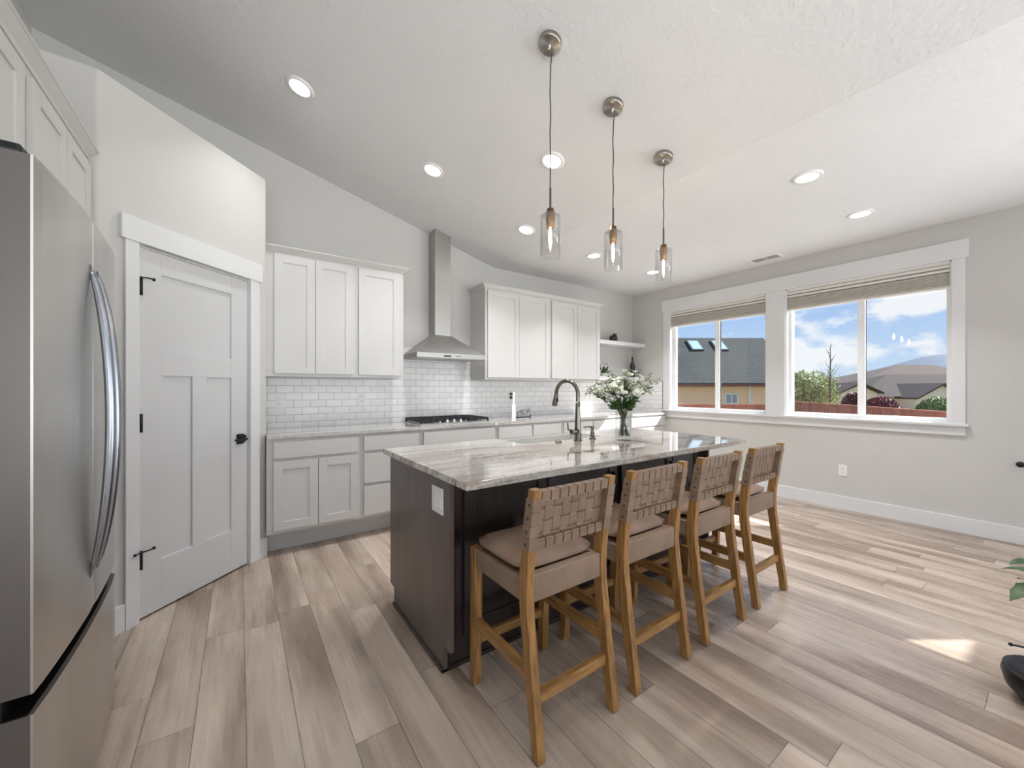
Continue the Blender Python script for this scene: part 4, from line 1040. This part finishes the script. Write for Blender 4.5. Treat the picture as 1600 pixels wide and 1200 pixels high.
# multi-stem spring tree behind the fence (d about 17)
tk_ = []
for i in range(12):
    a = rn.uniform(-1, 1); hh = rn.uniform(1.9, 3.0)
    tk_.append(([(a*.12, 0, 0), (a*.4, rn.uniform(-.2, .2), hh*.45), (a*.85, rn.uniform(-.4, .4), hh)], [.05, .03, .008]))
tree('garden_tree', (1270-800)/609*17, 17, -1.0, [((-.45, 0, 2.35), (.42, .4, .75), 700), ((.15, 0, 2.2), (.55, .45, .85), 900), ((.6, 0, 1.9), (.4, .4, .8), 550), ((0, 0, 1.6), (.95, .5, .5), 600), ((-.5, .1, 1.5), (.4, .4, .5), 300)], tk_, M_sprig, .045, 'loose pale green multi-stemmed tree beyond the fence', 'tree', seed=2)
tk_ = [([(0, 0, 0), (0, 0, 2.5), (.02, 0, 4.15)], [.06, .035, .006])]
for i in range(26):
    z = 1.3+i*.105; a = rn.uniform(0, 6.28); l = (4.1-z)*.20+.08; tk_.append(([(0, 0, z), (math.cos(a)*l*.6, math.sin(a)*l*.6, z+l*.6), (math.cos(a)*l, math.sin(a)*l, z+l*1.3)], [.012, .008, .003]))
tree('garden_tree', (1297-800)/609*16, 16, -1.0, [((0, 0, 2.2), (.35, .35, .9), 260)], tk_, M_sprig, .035, 'slender bare-topped tree standing taller beside the pale green tree', 'tree', seed=4)
tree('plum_shrub', (1334-800)/609*20.5, 20.5, -1.0, [((0, 0, 1.35), (.55, .5, .70), 1500)], [([(0, 0, 0), (0, 0, 1.2)], [.06, .03])], M_plum, .06, 'dark purple-leaved shrub left of the window mullion', 'shrub', seed=5)
tree('plum_shrub', (1376-800)/609*18.3, 18.3, -1.0, [((0, 0, 1.05), (.85, .6, .85), 2600), ((.4, 0, .9), (.6, .5, .6), 800)], [([(0, 0, 0), (0, 0, 1.0)], [.06, .03])], M_plum, .06, 'wide reddish purple shrub right of the window mullion', 'shrub', seed=6)
tree('green_shrub', (1464-800)/609*17, 17, -1.0, [((0, 0, 1.15), (.80, .6, .75), 2400)], [([(0, 0, 0), (0, 0, 1.0)], [.06, .03])], M_bush, .055, 'green shrub at the lower right of the right window', 'shrub', seed=7)
# distant conifer tops on the ridge between the houses
tree('distant_tree', (1365-800)/609*60, 60, -1.0, [((0, 0, 3.4), (1.2, .8, 1.0), 500), ((3, 0, 3.9), (1.0, .8, .7), 400)], [([(0, 0, 0), (0, 0, 3)], [.2, .1])], M_leafdark, .16, 'dark tree tops showing above the brown roof', 'tree', seed=8)
# unseen cover added outside the patio door to shape the sun patch
pc = thing('sun_patch_cover', (XW+.16, -4.6, -.93), 0, 'unseen cover added right of the view to shape the floor sun patch', 'patio cover')
bx(0, 3.2, 0, 2.70, 3.63, 3.75).build('roof_panel', M_trim, pc)
for x, y in ((3.0, .1), (3.0, 2.5)): bx(x, x+.12, y, y+.12, 0, 3.63).build('post', M_trim, pc)
o = MB().box(XW+.152, 10.5, -4.6, 4.6, -.999, -.93).build('patio', mat('pale_bounce_slab', (226, 224, 220), .85)); tag(o, 'unseen pale slab added outside the windows to bounce sunlight', 'patio', kind='structure')  # added reflector, throws sunlight up through the windows onto the ceiling
# unseen roof eave, added and sized to cut the sun patch
ev = bx(XW+.15, XW+.53, YR, YW+.5, 2.81, 2.9).build('trim_5', M_trim); tag(ev, kind='structure')

# right edge potted plant on a black stand
pl = thing('potted_plant', (2.625, .028, 0), 0, 'green leafed plant in a black bowl pot at the right edge of the photo', 'potted plant')
MB().lathe([(.05, .0), (.09, .008), (.125, .05), (.138, .10), (.132, .128), (.124, .128), (.12, .1), (0, .09)], 40).build('pot', M_black, pl)
rnd = random.Random(21); m = MB(); stm = MB()
def bigleaf(base, d, l, w):
    d = Vector(d).normalized(); sd_ = d.cross(Vector((0, 0, 1))).normalized(); t = bmesh.new(); L1 = []; L2 = []; C_ = []
    for k in range(9):
        f = k/8; p = Vector(base)+d*l*f-Vector((0, 0, 1))*l*.45*f*f; ww = w*math.sin(math.pi*min(1, f*.93+.07))**.8*(1+.08*(-1)**k)
        C_.append(t.verts.new(p)); L1.append(t.verts.new(p+sd_*ww+Vector((0, 0, ww*.3)))); L2.append(t.verts.new(p-sd_*ww+Vector((0, 0, ww*.3))))
    for k in range(8): t.faces.new((C_[k], C_[k+1], L1[k+1], L1[k])); t.faces.new((C_[k+1], C_[k], L2[k], L2[k+1]))
    m._add(t, smooth=True)
bigleaf((-.03, .02, .48), (-.82, .57, .1), .15, .035)
for k in range(9):
    a = k*.7-1.3; z = .30+.05*k; b_ = Vector((math.cos(a)*.03, math.sin(a)*.03, z)); bigleaf(b_, (math.cos(a), math.sin(a), .5), .12, .03)
    stm.tube([(0, 0, .09), (b_.x*.5, b_.y*.5, z*.6), tuple(b_)], .003, 6)
stm.tube([(0, 0, .09), (-.01, .0, .3), (-.03, .02, .48)], .003, 6)
m.build('foliage', M_leaf, pl); stm.build('stems', M_leafdark, pl)
ar = MB(); ar.tube([(0, 0, .12), (0, 0, .215), (-.06, .042, .235), (-.145, .10, .258)], .0035, 8); ar.ball((-.148, .102, .259), .007); ar.build('wire_arm', M_black, pl)
